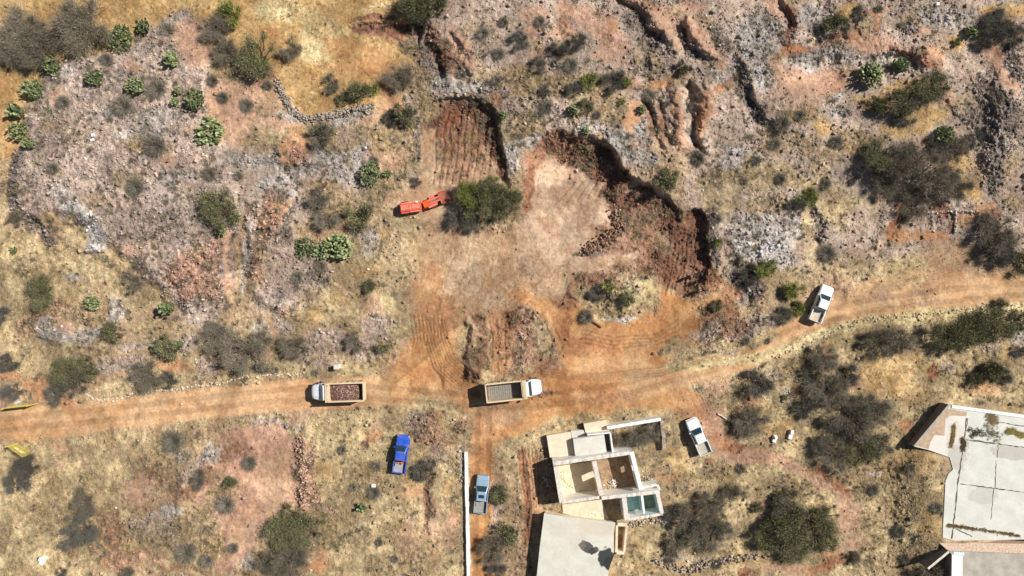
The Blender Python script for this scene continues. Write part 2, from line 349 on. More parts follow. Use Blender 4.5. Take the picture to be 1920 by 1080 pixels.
# below the road
PO('straw', [(-100,840),(60,830),(240,815),(420,785),(300,830),(250,900),(220,960),(200,1000),(200,1180),(-100,1180)], 18)
BL('brush', (60,860,20,30),(110,900,40,20),(80,980,40,30),(300,820,30,20), st=.5)
BL('soil', (120,835,20,12),(110,870,10,14),(40,850,20,8), st=.6)
PO('tan', [(230,900),(330,800),(450,790),(560,800),(560,900),(480,960),(470,1180),(130,1180),(210,980)], 26)
BL('soil', (440,830,34,26),(400,880,26,34,30),(380,930,20,26),(260,920,26,30),(470,880,30,20),(430,1010,20,30,30),(450,990,30,34,30),(480,960,30,26), st=.8)
BL('soil', (520,850,44,30),(510,890,44,34),(480,930,34,26),(540,910,20,40), st=.9)
BL('clear', (520,870,40,50), st=.5)
BL('mud', (360,920,20,26,20),(280,870,26,30,30),(220,1000,26,30,30),(190,1030,26,14,-20),(180,980,16,30), st=.5)
BL('pinkg', (500,820,44,10),(470,850,26,20),(390,860,26,14,-20),(370,880,10,30,20),(300,980,34,24),(310,1000,26,20),(280,985,40,20), (560,870,10,20), (345,900,10,40,20))
BL('grey', (320,960,24,14),(470,1060,16,16),(400,850,20,16),(330,850,30,16),(500,830,30,14), st=.8)
BL('brush', (340,830,30,20),(430,900,30,14),(430,950,30,20),(390,960,30,14,-20),(400,1020,30,26),(370,1050,30,20), st=.8)
BL('rust', (210,1055,18,12),(230,1070,18,10),(125,1035,14,8),(320,1065,20,8), st=.6)
BL('straw', (250,1030,26,16),(230,960,20,20),(340,1055,40,12), st=.6)
LI('orock', [(560,830),(565,870),(572,910),(570,950)], 12, st=.9)
PO('straw', [(580,780),(700,760),(850,755),(880,800),(876,1180),(560,1180),(600,1040),(590,930),(580,860)], 22)
BL('brush', (700,900,40,30),(680,930,50,20),(640,1000,34,40),(720,990,50,30),(800,920,20,40),(780,1050,30,40),(620,960,24,24),(850,900,14,60),(720,1060,40,20), st=.75)
BL('straw', (620,890,34,30),(600,880,30,24),(845,910,12,20),(730,960,40,24),(700,1010,30,30), st=.9)
BL('gold', (615,880,24,20),(843,905,10,22),(775,900,20,14),(820,790,10,16), st=.6)
BL('orange', (700,815,20,12),(780,920,26,14),(605,1050,16,24),(590,1060,20,10),(850,970,10,20), st=.7)
BL('soil', (810,970,16,50),(770,1010,20,40),(845,1000,18,40),(700,800,20,10),(610,955,20,10), st=.6)
BL('brown', (790,800,12,20),(800,790,24,16),(805,930,5,60),(690,830,10,10), st=.8)
BL('orock', (800,810,34,26),(830,830,24,20),(585,890,10,60),(860,800,14,20),(590,930,14,30), st=.7)
BL('pinkg', (780,790,24,20),(825,850,20,16), (865,870,10,50),(500,800,40,8), st=.6)
LI('white', [(480,790),(560,800)], 8, st=.3)
BL('rust', (820,1040,14,40), st=.3)
PO('soil', [(410,860),(440,805),(545,805),(562,860),(556,920),(500,980),(470,1060),(410,1080),(430,1000),(400,940)], 26, 1.4, 1.)
PO('clear', [(470,870),(545,850),(560,900),(500,985),(470,960)], 26, 1.4, .5)
BL('mud', (440,850,30,16),(380,900,20,30,20),(330,930,30,20),(250,1050,60,24),(210,990,30,30),(300,900,30,20), st=.6)
BL('brush', (300,860,30,26),(280,1000,50,30),(350,1000,30,40),(420,930,34,20,-30),(380,1010,34,30), st=.7)
BL('clear', (520,880,26,40),(455,1000,18,40,30), st=.6)
# between second road and ruin
PO('tan', [(930,830),(1010,800),(1040,810),(1040,960),(1000,1180),(930,1180),(935,950)], 16)
BL('straw', (960,850,20,30),(985,830,30,20),(1100,790,80,16,-8),(1030,800,40,14,-20),(980,900,14,40),(990,980,12,40), st=.9)
LI('rust', [(978,850),(985,900),(992,960),(990,1010)], 9, st=.9)
LI('orange', [(1000,860),(1005,930),(1008,970)], 8, st=.8)
BL('mud', (985,1000,10,60),(940,920,10,40), st=.5)
BL('pinkg', (935,930,16,30),(930,960,10,40), st=.6)
# right of the ruin
PO('straw', [(1160,760),(1260,770),(1300,880),(1400,880),(1500,830),(1770,800),(1780,1180),(1150,1180),(1160,990),(1250,960),(1245,870)], 26)
BL('brush', (1270,900,30,26),(1340,890,40,20),(1240,930,16,20),(1400,860,30,14),(1640,900,40,26),(1680,880,50,30),(1600,920,40,20),(1680,960,40,40),(1700,1040,40,30),(1640,1060,40,20),(1480,910,40,20),(1560,900,40,14), st=.8)
BL('gold', (1270,860,20,30),(1730,870,40,26),(1690,850,20,14),(1740,985,30,26),(1660,830,10,40),(1240,1060,60,12),(1400,1050,60,14),(1200,1020,20,14), st=.55)
BL('soil', (1340,800,24,60,-20),(1400,860,60,16,10),(1470,870,50,12,15),(1540,900,40,14,30),(1590,960,24,50,-10),(1580,1030,40,16,-30),(1440,960,20,26),(1470,1060,60,16), st=.8)
BL('rust', (1535,880,26,8,35),(1570,910,28,8,40),(1370,835,26,10,10),(1330,870,12,10),(1405,1075,14,8),(1565,1055,28,9,-20),(1540,1065,20,7), (1545,875,16,5,30), st=.85)
BL('orange', (1350,820,20,16),(1310,780,16,10),(1240,895,20,5,-5),(1520,1070,30,8),(1560,1040,20,10), st=.7)
BL('grey', (1250,1055,40,8),(1320,1050,50,8,-5),(1640,890,20,6), st=.5)
# right of centre, below the road
PO('straw', [(1340,760),(1440,680),(1500,650),(1600,600),(1700,580),(2020,570),(2020,790),(1780,750),(1700,800),(1500,830),(1400,800)], 24)
BL('gold', (1680,680,50,30),(1660,720,40,30),(1640,700,30,24),(1700,740,40,24),(1880,650,30,16),(1420,770,24,20),(1460,800,30,20),(1750,700,24,18),(1560,770,20,16),(1550,650,14,10), st=.6)
BL('brush', (1400,740,30,26),(1500,690,26,30),(1860,760,60,14),(1740,750,30,14),(1790,690,30,20),(1830,720,30,24),(1540,640,20,10),(1850,660,30,14),(1380,790,26,20),(1500,760,20,20), st=.8)
BL('rust', (1747,705,13,17),(1750,690,11,10),(1503,735,12,14),(1505,720,10,14),(1545,690,22,7,-10),(1550,660,14,6),(1700,795,16,12), st=.9)
BL('orange', (1500,735,14,20),(1850,735,26,12),(1545,665,16,8),(1700,800,14,14), (1590,720,20,12), st=.7)
BL('mud', (1420,745,20,20),(1405,770,20,16), st=.5)
BL('pinkg', (1480,750,16,20),(1860,640,24,20),(1780,690,14,12),(1450,700,14,10),(1910,640,20,20), st=.6)
BL('white', (1480,745,8,20), (1915,630,14,10), st=.6)
LI('pale', [(1260,690),(1420,672),(1480,650),(1600,606),(1700,592),(1850,580),(1930,574)], 9, st=.75)
# top-left meadow
PO('gold', [(-100,-100),(860,-100),(790,10),(770,60),(780,110),(700,150),(712,200),(640,212),(585,225),(545,190),(525,150),(500,110),(440,95),(400,60),(360,20),(330,30),(290,35),(225,90),(150,105),(100,112),(60,170),(40,230),(10,290),(-100,300)], 16)
BL('pale', (560,30,60,20),(520,15,50,16),(700,12,40,10),(610,50,40,20),(590,100,30,20),(580,80,20,40), st=.6)
BL('dirt', (700,110,40,26),(660,130,50,20),(720,150,20,40),(640,90,40,20),(500,60,20,14),(20,250,20,40),(10,160,20,30), st=.6)
BL('gold', (560,160,40,40),(600,190,40,24),(640,200,30,10),(20,180,20,30), st=.7)
BL('mud', (695,35,44,7,4),(750,72,34,6,12), st=.95)
BL('orange', (695,38,34,4,6),(745,190,12,12),(735,200,20,20), st=.8)
BL('mud', (745,80,20,5,10),(725,20,40,4,8), st=.5)
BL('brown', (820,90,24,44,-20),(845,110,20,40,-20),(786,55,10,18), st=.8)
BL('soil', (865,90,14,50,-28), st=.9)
PO('greyd', [(775,40),(800,40),(830,140),(800,150),(790,100)], 14, st=.5)
BL('brush', (780,150,30,26),(800,200,20,30),(750,240,30,20),(770,90,20,20),(700,250,50,20),(600,250,40,20),(640,270,40,14), st=.8)

BRM = ss((fbm(UU, VV, 30, 99, 5, .65) - .53) * 11) * np.clip(ATT[..., 3] * 2 - .5, 0, 1) * (1 - .85 * np.clip(ATT[..., 0], 0, 1))
setk(full, BRM, 'brush', .7)
LI('soil', [(1185,0),(1235,40),(1262,85)], 11, .8, .8, .8); LI('soil', [(1292,45),(1320,80),(1348,112)], 13, .8, .85, .8); LI('soil', [(1256,170),(1272,215),(1285,275)], 8, .5, .8, .7)
LI('soil', [(1322,168),(1340,210)], 8, .5, .8, .7); LI('soil', [(1095,25),(1130,60),(1150,110)], 15, 1, .8, .9); LI('soil', [(1120,235),(1180,250),(1195,270)], 7, 1, .5, .9)
BL('soil', (1495,170,55,34,10),(1560,140,50,18),(1640,80,40,14),(1870,130,12,50,-30), st=.6)
LI('clear', [(790,350),(830,400),(880,440),(960,470),(1060,505),(1180,490)], 16, 1, .5, .9)
PO('mud', [(652,48),(700,44),(772,46),(772,70),(735,72),(700,68),(662,62)], 6, .15, 1.)
PO('brown', [(656,50),(700,46),(770,48),(770,62),(700,60),(664,58)], 8, .15, .5)
LI('mud', [(662,36),(700,30),(740,36)], 5, .2, .8)
# colours to one field: blend A/B with broad and fine noise
mixn = ss((fbm(UU, VV, 34, 91, 5, .7) - .5) * 4 + .5)[..., None]
C = CA * (1 - mixn) + CB * mixn
C *= (0.80 + 0.40 * fbm(UU, VV, 9, 92, 3, .75))[..., None]
hue = (fbm(UU, VV, 24, 95, 4, .6) - .5)[..., None]
C *= 1 + hue * np.array([.10, 0, -.14], np.float32)
C *= (0.84 + .30 * ss((fbm(UU, VV, 55, 97, 4, .6) - .5) * 6 + .5))[..., None]
lum = C @ np.array([.3,.6,.1], np.float32); C = C * .86 + lum[..., None] * .14 * np.array([1.06, 1, .9], np.float32)
RUB, RSZ, GRS, ROU = [ATT[..., i].copy() for i in range(4)]
clump = ss((fbm(UU, VV, 20, 93, 3) - .5) * 6 + .5)
# dead-twig and dung-dark specks, pale chips, both scaled by roughness
sp = fbm(UU, VV, 5, 94, 2, .8)
C *= (1 - .5 * ss((.42 - sp) * 9) * np.clip(ROU, 0, 1))[..., None]
C *= (1 + .40 * ss((sp - .62) * 9) * np.clip(ROU, 0, 1))[..., None]

# ------------------------------------------------------------------ relief
cp = np.array([(0,790,0),(300,760,0),(600,735,0),(900,745,0),(1200,720,0),(1500,620,.1),(1800,555,.2),(1920,545,.2),(100,900,-.3),(500,900,-.2),
 (700,950,0),(900,950,0),(1100,900,0),(1500,900,-.3),(1850,900,0),(1700,700,-.1),(800,500,.2),(1100,620,.1),(1000,420,.4),(1200,480,.5),
 (780,300,1),(860,300,1.2),(200,300,1.1),(100,250,.9),(300,450,1.0),(380,540,.8),(50,480,.2),(150,600,.2),(20,200,.2),(450,400,.8),(500,500,.8),
 (600,400,.8),(650,600,.3),(430,200,1.),(600,100,.5),(100,20,.4),(400,20,.6),(700,100,.8),(900,100,2.6),(1000,180,3.4),(1200,150,3.8),
 (1200,300,3.6),(1400,100,4.2),(1400,350,2.4),(1600,200,3),(1700,100,4),(1900,200,3.4),(1600,450,1),(1400,500,1.2),(1850,350,1.8),
 (1300,20,4.3),(1750,450,.6),(1000,20,3.4),(960,300,2.8),(1340,420,1.5),(1100,180,3.7),(900,1080,0),(200,1080,-.3),(1500,1080,-.2),(1080,240,3.5)], np.float32)
nx, ny = 150, 90
gx = np.linspace(-90, 2010, nx); gy = np.linspace(-90, 1170, ny); GX, GY = np.meshgrid(gx, gy)
Wt = np.exp(-((GX[..., None] - cp[:, 0]) ** 2 + (GY[..., None] - cp[:, 1]) ** 2) / (2 * 62 ** 2)) + 1e-7
Hc = (Wt * cp[:, 2]).sum(-1) / Wt.sum(-1)
fx = np.clip((UU + 90) / 2100, 0, .9999) * (nx - 1.001); fy = np.clip((VV + 90) / 1260, 0, .9999) * (ny - 1.001)
i0 = fx.astype(int); j0 = fy.astype(int); fx -= i0; fy -= j0
H = ((Hc[j0, i0] * (1 - fx) + Hc[j0, i0 + 1] * fx) * (1 - fy) + (Hc[j0 + 1, i0] * (1 - fx) + Hc[j0 + 1, i0 + 1] * fx) * fy).astype(np.float32)
rg = np.clip(ROU, 0, 1.2)
H += (fbm(UU, VV, 60, 21, 3) - .5) * 1.1 * np.clip(rg - .3, 0, 1)
def up(pts, h, soft=14, wp=.7):
    s, d = sdf(pts, wp, soft); H[s] += h * ss(d / soft + .5)
def rid(pts, wd, h, wp=.3):
    s, t = w_line(pts, wd, wp, .9); H[s] += h * t
def mound(x, y, rx, ry, h, a=0):
    s, t = w_blob(x, y, rx, ry, a); H[s] += h * t
def cut(pts, floor, e1=7, e2=46, st=.55, wp=.6):
    s, d = sdf(pts, wp, e2)
    if st == 'ne': st = .12 + .42 * ss((UU[s] - 1080) / 60); e1 = 13
    k = st * (1 - ss(d / e1 + .5)) + (1 - st) * np.where(d < 0, 1, (1 - np.clip(d / e2, 0, 1)) ** 1.5)
    H[s] = floor + (H[s] - floor) * k
up([(30,290),(55,220),(75,160),(100,125),(180,108),(260,90),(330,60),(372,80),(400,250),(430,330),(440,400),(430,560),(350,585),(300,550),(270,500),(200,455),(160,415),(110,440),(80,420),(45,400),(25,380),(20,320)], 1.1, 26)
up([(455,370),(500,380),(545,400),(560,440),(540,480),(500,470),(470,470),(460,420)], .9, 18)
up([(470,480),(560,470),(610,480),(610,560),(560,600),(500,580),(470,540)], .8, 22)
mound(370,510,50,60,.6); mound(100,620,30,24,.6); mound(520,400,30,40,.5); mound(545,285,34,26,.5)
up([(520,150),(535,190),(560,215),(640,218),(700,198),(720,300),(560,320),(470,240)], .5, 60, .8)
cut([(803,190),(850,183),(900,188),(928,212),(945,258),(955,320),(960,350),(850,352),(790,352),(793,300),(798,240)], 1.0, 8, 50, .55)
cut([(1008,258),(1060,248),(1112,256),(1150,280),(1182,335),(1205,345),(1243,362),(1272,402),(1276,440),(1262,500),(1100,525),(980,510),(940,470),(985,400),(990,330),(998,280)], .45, 8, 74, 'ne')
cut([(1282,402),(1300,392),(1326,408),(1330,500),(1300,560),(1235,560),(1238,480),(1268,440)], .4, 7, 26, .6)
rid([(1152,365),(1172,335)], 12, .7)
cut([(797,58),(812,52),(826,90),(840,140),(836,160),(815,150),(806,110)], 1.2, 10, 24, .45, 1.)
cut([(838,55),(850,60),(872,110),(886,140),(876,160),(856,150),(846,100)], 1.6, 14, 26, .4, 1.)
cut([(776,42),(794,42),(800,60),(790,78),(778,70)], .1, 6, 12, .7)
cut([(655,44),(770,40),(774,68),(700,64),(660,56)], .35, 5, 10, .8, .1)
for p, wd, h in [([(1160,2),(1200,25),(1218,60),(1212,100),(1222,140)],10,-1.2),([(1180,-4),(1222,25),(1245,60),(1262,92)],8,1.1),([(1268,50),(1284,90),(1322,112)],8,-1.2),
  ([(1290,42),(1310,70),(1330,95)],8,1.2),([(1292,165),(1305,215),(1303,275)],7,-2.2),([(1210,195),(1236,245),(1244,275)],6,-1.4),([(1232,190),(1250,240),(1262,270)],5,-.9),
  ([(1262,160),(1276,210),(1284,275)],7,1.0),([(1322,165),(1335,205),(1322,240),(1326,275)],7,.9),([(1222,190),(1240,240),(1250,275)],5,.7),([(1372,130),(1392,165),(1418,215),(1432,230)],10,-.9),
  ([(1395,130),(1430,180),(1450,225)],12,.9),([(1470,5),(1474,45)],6,-.9),([(1488,5),(1490,60)],9,1.0),([(1560,10),(1600,60),(1640,60)],10,.7),([(1466,80),(1490,105),(1530,108)],6,-.7),
  ([(1590,130),(1660,95),(1730,100),(1775,150)],12,1.0),([(1600,160),(1640,120),(1700,118)],14,-1.0),([(1690,112),(1718,118)],6,-.8),([(1690,390),(1660,450)],7,-.8),([(1672,385),(1648,450)],7,.9),
  ([(1855,150),(1840,200),(1850,260)],16,-.9),([(1880,160),(1880,260),(1870,330)],20,.9),([(1780,180),(1795,210)],9,.8),
  ([(1516,385),(1540,420),(1532,450)],9,-1.0),([(1345,400),(1338,440),(1350,480)],7,.6),([(1362,505),(1405,560)],10,-.8),([(1340,470),(1365,520)],8,.6),
  ([(888,615),(893,660),(888,700),(905,705)],8,1.7),([(903,610),(908,660),(912,700)],5,-.45),([(958,585),(985,575),(1010,590)],16,.7),([(985,600),(990,690)],22,.7),
  ([(75,395),(100,440),(190,480)],9,.7),([(150,395),(170,430),(190,465)],10,.6),([(430,420),(450,500),(445,560)],7,-.7),([(270,470),(300,520),(320,560)],7,.5),
  ([(570,800),(562,850),(572,910),(568,950)],8,.8),([(548,830),(553,900),(548,960)],10,-.4),([(806,890),(804,940),(800,990)],5,-.9),([(790,790),(785,815)],7,.7),([(675,805),(690,832)],4,-.5),
  ([(365,850),(345,910),(330,960)],8,.6),([(420,830),(380,900)],9,-.4),([(440,1000),(470,920)],9,.5),([(300,1050),(350,990)],10,.4),
  ([(978,850),(984,900),(994,960),(990,1010)],4,-.35),([(968,850),(975,910),(985,960)],4,.25),
  ([(1340,590),(1400,640)],20,.6),([(1440,560),(1450,600),(1420,640)],12,.7),([(1120,600),(1180,606),(1225,590)],6,-.2),([(1070,525),(1075,560),(1110,590)],6,.5),
  ([(1110,470),(1150,448),(1175,425)],6,.45),([(1100,525),(1170,508),(1240,495)],12,.5),([(1330,510),(1375,540)],10,.4),
  ([(1060,15),(1075,60),(1060,100)],14,-.5),([(1030,90),(1050,110)],12,.5),([(1130,10),(1150,60)],14,.5),
  ([(660,48),(700,40),(770,44)],3,-.15),([(655,62),(700,68),(760,74)],3,.25),([(790,150),(800,200),(790,290)],9,.5)]: rid(p, wd * 1.3, h * .5, .9)
mound(1178,560,42,32,.7); mound(1180,548,26,18,.3)
mound(1420,460,60,40,.7)
# dozer furrows and tyre tracks: shallow relief, slightly fresher (darker) soil
def track(pts, wd=2.0, d=.09, dk=.14, wp=.12):
    s, t = w_line(pts, wd, wp, .6); H[s] -= d * t; C[s] *= (1 - dk * t)[..., None]
for k in range(9):
    x = 822 + k * 13; track([(x + 3 * (k % 2), 205 + 9 * (k % 3)), (x - 3, 270), (x - 8 - k, 345)], 1.6 + .5 * (k % 3), .13, .13, .3)
for k in range(10):
    x = 1246 + k * 8.5; track([(x + 10, 430 + 5 * (k % 3)), (x + 2, 500), (x - 6, 552)], 1.7, .10, .12, .4)
for k in range(6):
    track([(1040 + k * 20, 385 - k * 4), (1075 + k * 15, 345 - k * 2)], 2, .1, .08)
for k in range(3):
    track([(918 + k * 13, 605), (922 + k * 12, 650), (920 + k * 13, 702)], 1.8, .07, .2, .3)
for k in range(2):
    track([(1020 + 14 * k, 600), (1038 + 16 * k, 640 + 6 * k), (1028 + 8 * k, 680), (1000 + 14 * k, 702)], 2., .07, .2, .4)
for k in range(9):                          # tyre fans at the junction
    t = k / 8
    track([(768 + 60 * t, 590), (776 + 50 * t, 640), (770 + 16 * t, 668 + 14 * t), (705 + 30 * t, 700 + 22 * t)], 1.5, .05, .28, .05)
    track([(785 + 48 * t, 600), (796 + 44 * t, 640), (812 + 40 * t, 690 - 20 * t), (850 + 36 * t, 726 - 26 * t), (900 + 6 * t, 744 - 32 * t)], 1.5, .05, .3, .05)
for k in range(5):
    track([(796 + 9 * k, 672 + 3 * k), (830, 712 + 5 * k), (870, 738 + 4 * k)], 1.5, .05, .25, .05)
for k in range(4):
    track([(1090, 618 + 8 * k), (1150, 634 + 7 * k), (1230, 628 + 6 * k), (1270, 600 + 10 * k)], 1.8, .05, .2, .1)
    track([(1000, 690 + 5 * k), (1120, 702 + 4 * k), (1240, 690 + 5 * k), (1330, 660 + 5 * k)], 1.8, .05, .2, .1)
    track([(1285 + 5 * k, 690), (1300 + 6 * k, 730), (1320 + 6 * k, 770)], 1.6, .05, .2, .1)
for o in (-13, -8, 8, 13):
    track([(0, 797 + o), (230, 775 + o), (420, 752 + o), (580, 738 + o), (700, 736 + o), (860, 752 + o), (1000, 756 + o), (1180, 728 + o), (1300, 694 + o), (1390, 672 + o)], 2.6, .07, .17, .12)
    track([(1390, 672 + o), (1480, 632 + o), (1560, 590 + o), (1640, 572 + o), (1760, 556 + o), (1920, 543 + o)], 2.6, .07, .17, .12)
    track([(905 + o, 760), (905 + o, 860), (902 + o, 960), (900 + o, 1080)], 2.6, .07, .18, .12)
for k in range(7):
    track([(1640, 556 - 4 * k), (1720, 532 - 5 * k), (1800, 515 - 6 * k), (1920, 505 - 8 * k)], 1.6, .05, .10, .1)
for k in range(6):
    track([(972 + 6 * k, 840), (975 + 7 * k, 890), (990 + 4 * k, 960)], 1.4, .08, .2, .15)
for k, (j, q) in enumerate([(0, 1.6), (9, 2.4), (34, 1.6), (44, 2.2), (81, 1.8)]):
    track([(830 + j, 352 + j / 4), (850 + j, 420), (840 + j * .9, 500 + j * .3), (815 + j * .5, 590)], q, .04, .09, .6)
    track([(1000 + j * .5, 480 + j * .3), (940 + j * .4, 520 + j * .5), (880 + j * .4, 590 + j * .4)], q, .04, .09, .6)
# stony micro-relief
n1 = fbm(UU, VV, 13, 31, 3, .6) - .5; n2 = fbm(UU, VV, 5, 33, 2, .7) - .5
H += rg ** 1.3 * (n1 * .66 + n2 * .42) + n2 * .05
H = H.astype(np.float32)
# fade to plain country beyond the frame
def outside(U, V, m=30, wd=50):
    d = np.maximum(np.maximum(-U - m, U - 1920 - m), np.maximum(-V - m, V - 1080 - m)); return ss(d / wd)
def hfar(U, V):
    r = np.hypot(U - 960, V - 540)
    return (0.4 + (fbm(U, V, 700, 61, 3) - .5) * 3 + (fbm(U, V, 9000, 62, 3) - .45) * 60 * ss((r - 3000) / 20000)).astype(np.float32)
C_FAR = lin((178,154,120)).astype(np.float32)
o = outside(UU, VV)
H = H * (1 - o) + hfar(UU, VV) * o
C = C * (1 - o[..., None]) + C_FAR * (0.75 + .5 * fbm(UU, VV, 60, 92, 4))[..., None] * o[..., None]
def samp(F, u, v):
    x = np.clip((np.asarray(u, float) + 90) / ST, 0, NU - 1.01); y = np.clip((np.asarray(v, float) + 90) / ST, 0, NV - 1.01)
    i = x.astype(int); j = y.astype(int); fx = x - i; fy = y - j
    if F.ndim == 3: fx = fx[..., None]; fy = fy[..., None]
    return (F[j, i] * (1 - fx) + F[j, i + 1] * fx) * (1 - fy) + (F[j + 1, i] * (1 - fx) + F[j + 1, i + 1] * fx) * fy
def flat(pts, z, soft=6, m=8):
    """level the ground under something built"""
    s, d = sdf(pts, 0, m + soft); t = ss((d + m) / soft + .5); H[s] = H[s] * (1 - t) + z * t
def hz(u, v): return float(samp(H, u, v))
def ground(u, v, hc=0.0):
    """world point on the ground seen at photo pixel (u,v); hc = height above ground that should appear there"""
    uu, vv = u, v
    for _ in range(4):
        z = hz(uu, vv); p = P(u, v, z + hc); k = (HC - z) / HC / PPM
        uu = p.x / k + 960; vv = 540 - p.y / k
    return Vector((p.x, p.y, z))
# level building sites
flat([(1033,868),(1190,840),(1212,925),(1245,920),(1250,970),(1175,985),(1060,955)], 0.0)
flat([(1022,815),(1140,790),(1150,845),(1035,868)], 0.0)
flat([(1000,960),(1160,975),(1150,1180),(990,1180)], 0.0)
flat([(1755,750),(2000,780),(2000,1180),(1770,1180),(1765,1000),(1770,870),(1715,850)], 0.0)
s_, d_ = sdf([(1765,868),(1800,868),(1800,1006),(1768,1002),(1760,940)], .5, 100); H[s_] = H[s_] + (1.5 - H[s_]) * ss(1.08 + d_ / 95)
for x, y in ((633,733),(950,730),(1308,820),(755,852),(903,927),(1540,570),(770,392),(808,378)):
    flat([(x-40,y-22),(x+40,y-22),(x+40,y+22),(x-40,y+22)], hz(x, y), 14, 4)

# terrain sheet: one mesh, dense in view, stretching to the horizon
def ext(a):
    lo, hi = [a[0]], [a[-1]]; s = 10.0
    while hi[-1] < 70000: hi.append(hi[-1] + s); lo.append(lo[-1] - s); s *= 1.45
    return np.concatenate([np.array(lo[1:][::-1]), a, np.array(hi[1:])]), len(lo) - 1
ex, ox = ext(ux); ey, oy = ext(vy)
EU, EV = np.meshgrid(ex, ey)
EH = hfar(EU, EV); EC = C_FAR * (0.75 + .5 * fbm(EU, EV, 60, 92, 4))[..., None]; ER = np.full(EU.shape, .4, np.float32)
EH[oy:oy + NV, ox:ox + NU] = H; EC[oy:oy + NV, ox:ox + NU] = C; ER[oy:oy + NV, ox:ox + NU] = ROU
kk = (HC - EH) / HC / PPM
vt = np.stack([(EU - 960) * kk, (540 - EV) * kk, EH], -1).reshape(-1, 3)
ny_, nx_ = EU.shape; idx = np.arange(ny_ * nx_).reshape(ny_, nx_)
fc = np.stack([idx[1:, :-1], idx[1:, 1:], idx[:-1, 1:], idx[:-1, :-1]], -1).reshape(-1, 4)
gm = np_mesh('ground', vt, fc, 4, EC.reshape(-1, 3), {'Rough': ER.ravel()}, smooth=False)
MG = bpy.data.materials.new('ground_soil'); t, b = nodes(MG); N = t.nodes; L = t.links
at = N.new('ShaderNodeAttribute'); at.attribute_name = 'Col'; ar = N.new('ShaderNodeAttribute'); ar.attribute_name = 'Rough'
tc = N.new('ShaderNodeTexCoord')
n1 = N.new('ShaderNodeTexNoise'); n1.inputs['Scale'].default_value = 3.2; n1.inputs['Detail'].default_value = 9; n1.inputs['Roughness'].default_value = .78
vo = N.new('ShaderNodeTexVoronoi'); vo.inputs['Scale'].default_value = 5.0
L.new(tc.outputs['Object'], n1.inputs['Vector']); L.new(tc.outputs['Object'], vo.inputs['Vector'])
mr = N.new('ShaderNodeMapRange'); mr.inputs[1].default_value = .32; mr.inputs[2].default_value = .68; mr.inputs[3].default_value = .72; mr.inputs[4].default_value = 1.28
L.new(n1.outputs[0], mr.inputs[0])
sc1 = N.new('ShaderNodeVectorMath'); sc1.operation = 'SCALE'; L.new(at.outputs['Vector'], sc1.inputs[0]); L.new(mr.outputs[0], sc1.inputs['Scale'])
m3 = N.new('ShaderNodeMapRange'); m3.inputs[3].default_value = .8; m3.inputs[4].default_value = 1.25     # pebble tint
L.new(vo.outputs['Color'], m3.inputs[0])
mm = N.new('ShaderNodeMix'); mm.data_type = 'FLOAT'; L.new(ar.outputs['Fac'], mm.inputs['Factor']); mm.inputs['A'].default_value = 1.0; L.new(m3.outputs[0], mm.inputs['B'])
sc2 = N.new('ShaderNodeVectorMath'); sc2.operation = 'SCALE'; L.new(sc1.outputs[0], sc2.inputs[0]); L.new(mm.outputs['Result'], sc2.inputs['Scale'])
L.new(sc2.outputs[0], b.inputs['Base Color']); b.inputs['Roughness'].default_value = .95; b.inputs['Specular IOR Level'].default_value = .1
ad = N.new('ShaderNodeMath'); ad.operation = 'SUBTRACT'; L.new(n1.outputs[0], ad.inputs[0]); L.new(vo.outputs['Distance'], ad.inputs[1])
ml = N.new('ShaderNodeMath'); ml.operation = 'MULTIPLY_ADD'; L.new(ar.outputs['Fac'], ml.inputs[0]); ml.inputs[1].default_value = .8; ml.inputs[2].default_value = .12
bp = N.new('ShaderNodeBump'); bp.inputs['Distance'].default_value = .12; L.new(ml.outputs[0], bp.inputs['Strength']); L.new(ad.outputs[0], bp.inputs['Height']); L.new(bp.outputs[0], b.inputs['Normal'])
go = link('ground', gm, MG); tag(go, kind='structure', label='rocky ochre hillside with dirt roads and excavated cuts')

# ------------------------------------------------------------------ rubble, gravel and dry grass that nobody could count
CUBE = np.array([(-1,-1,-1),(1,-1,-1),(1,1,-1),(-1,1,-1),(-1,-1,1),(1,-1,1),(1,1,1),(-1,1,1)], float) * .6
CF = np.array([(0,3,2,1),(4,5,6,7),(0,1,5,4),(1,2,6,5),(2,3,7,6),(3,0,4,7)])
def rotm(n):
    q = rng.normal(size=(n, 4)); q /= np.linalg.norm(q, axis=1)[:, None]; w_, x, y, z = q.T
    return np.stack([1-2*(y*y+z*z),2*(x*y-z*w_),2*(x*z+y*w_),2*(x*y+z*w_),1-2*(x*x+z*z),2*(y*z-x*w_),2*(x*z-y*w_),2*(y*z+x*w_),1-2*(x*x+y*y)], -1).reshape(n, 3, 3)
def pos_arr(u, v):
    z = samp(H, u, v); k = (HC - z) / HC / PPM
    return np.stack([(u - 960) * k, (540 - v) * k, z], -1)
def stones(u, v, r, cvar=.2, pale=.03):
    n = len(u); p = pos_arr(u, v)
    b = CUBE[None] * (1 + rng.uniform(-.45, .35, (n, 8, 3)))
    b = b * np.stack([rng.uniform(.8, 1.35, n), rng.uniform(.7, 1.1, n), rng.uniform(.5, .9, n)], -1)[:, None, :]
    b = np.einsum('nij,nkj->nki', rotm(n), b) * r[:, None, None]
    p = p + np.stack([np.zeros(n), np.zeros(n), r * .25], -1)
    vv = (b + p[:, None, :]).reshape(-1, 3)
    ff = (CF[None] + (np.arange(n) * 8)[:, None, None]).reshape(-1, 4)
    c = samp(C, u, v); g = c.mean(-1, keepdims=True); c = c * .86 + g * .14
    c = c * np.exp(rng.normal(0, cvar, n))[:, None]
    wt = (rng.random(n) < pale)[:, None]; c = np.where(wt, c * .5 + np.array([.33, .30, .27]), c)
    return vv, ff, np.repeat(np.clip(c, .02, .75), 8, 0)
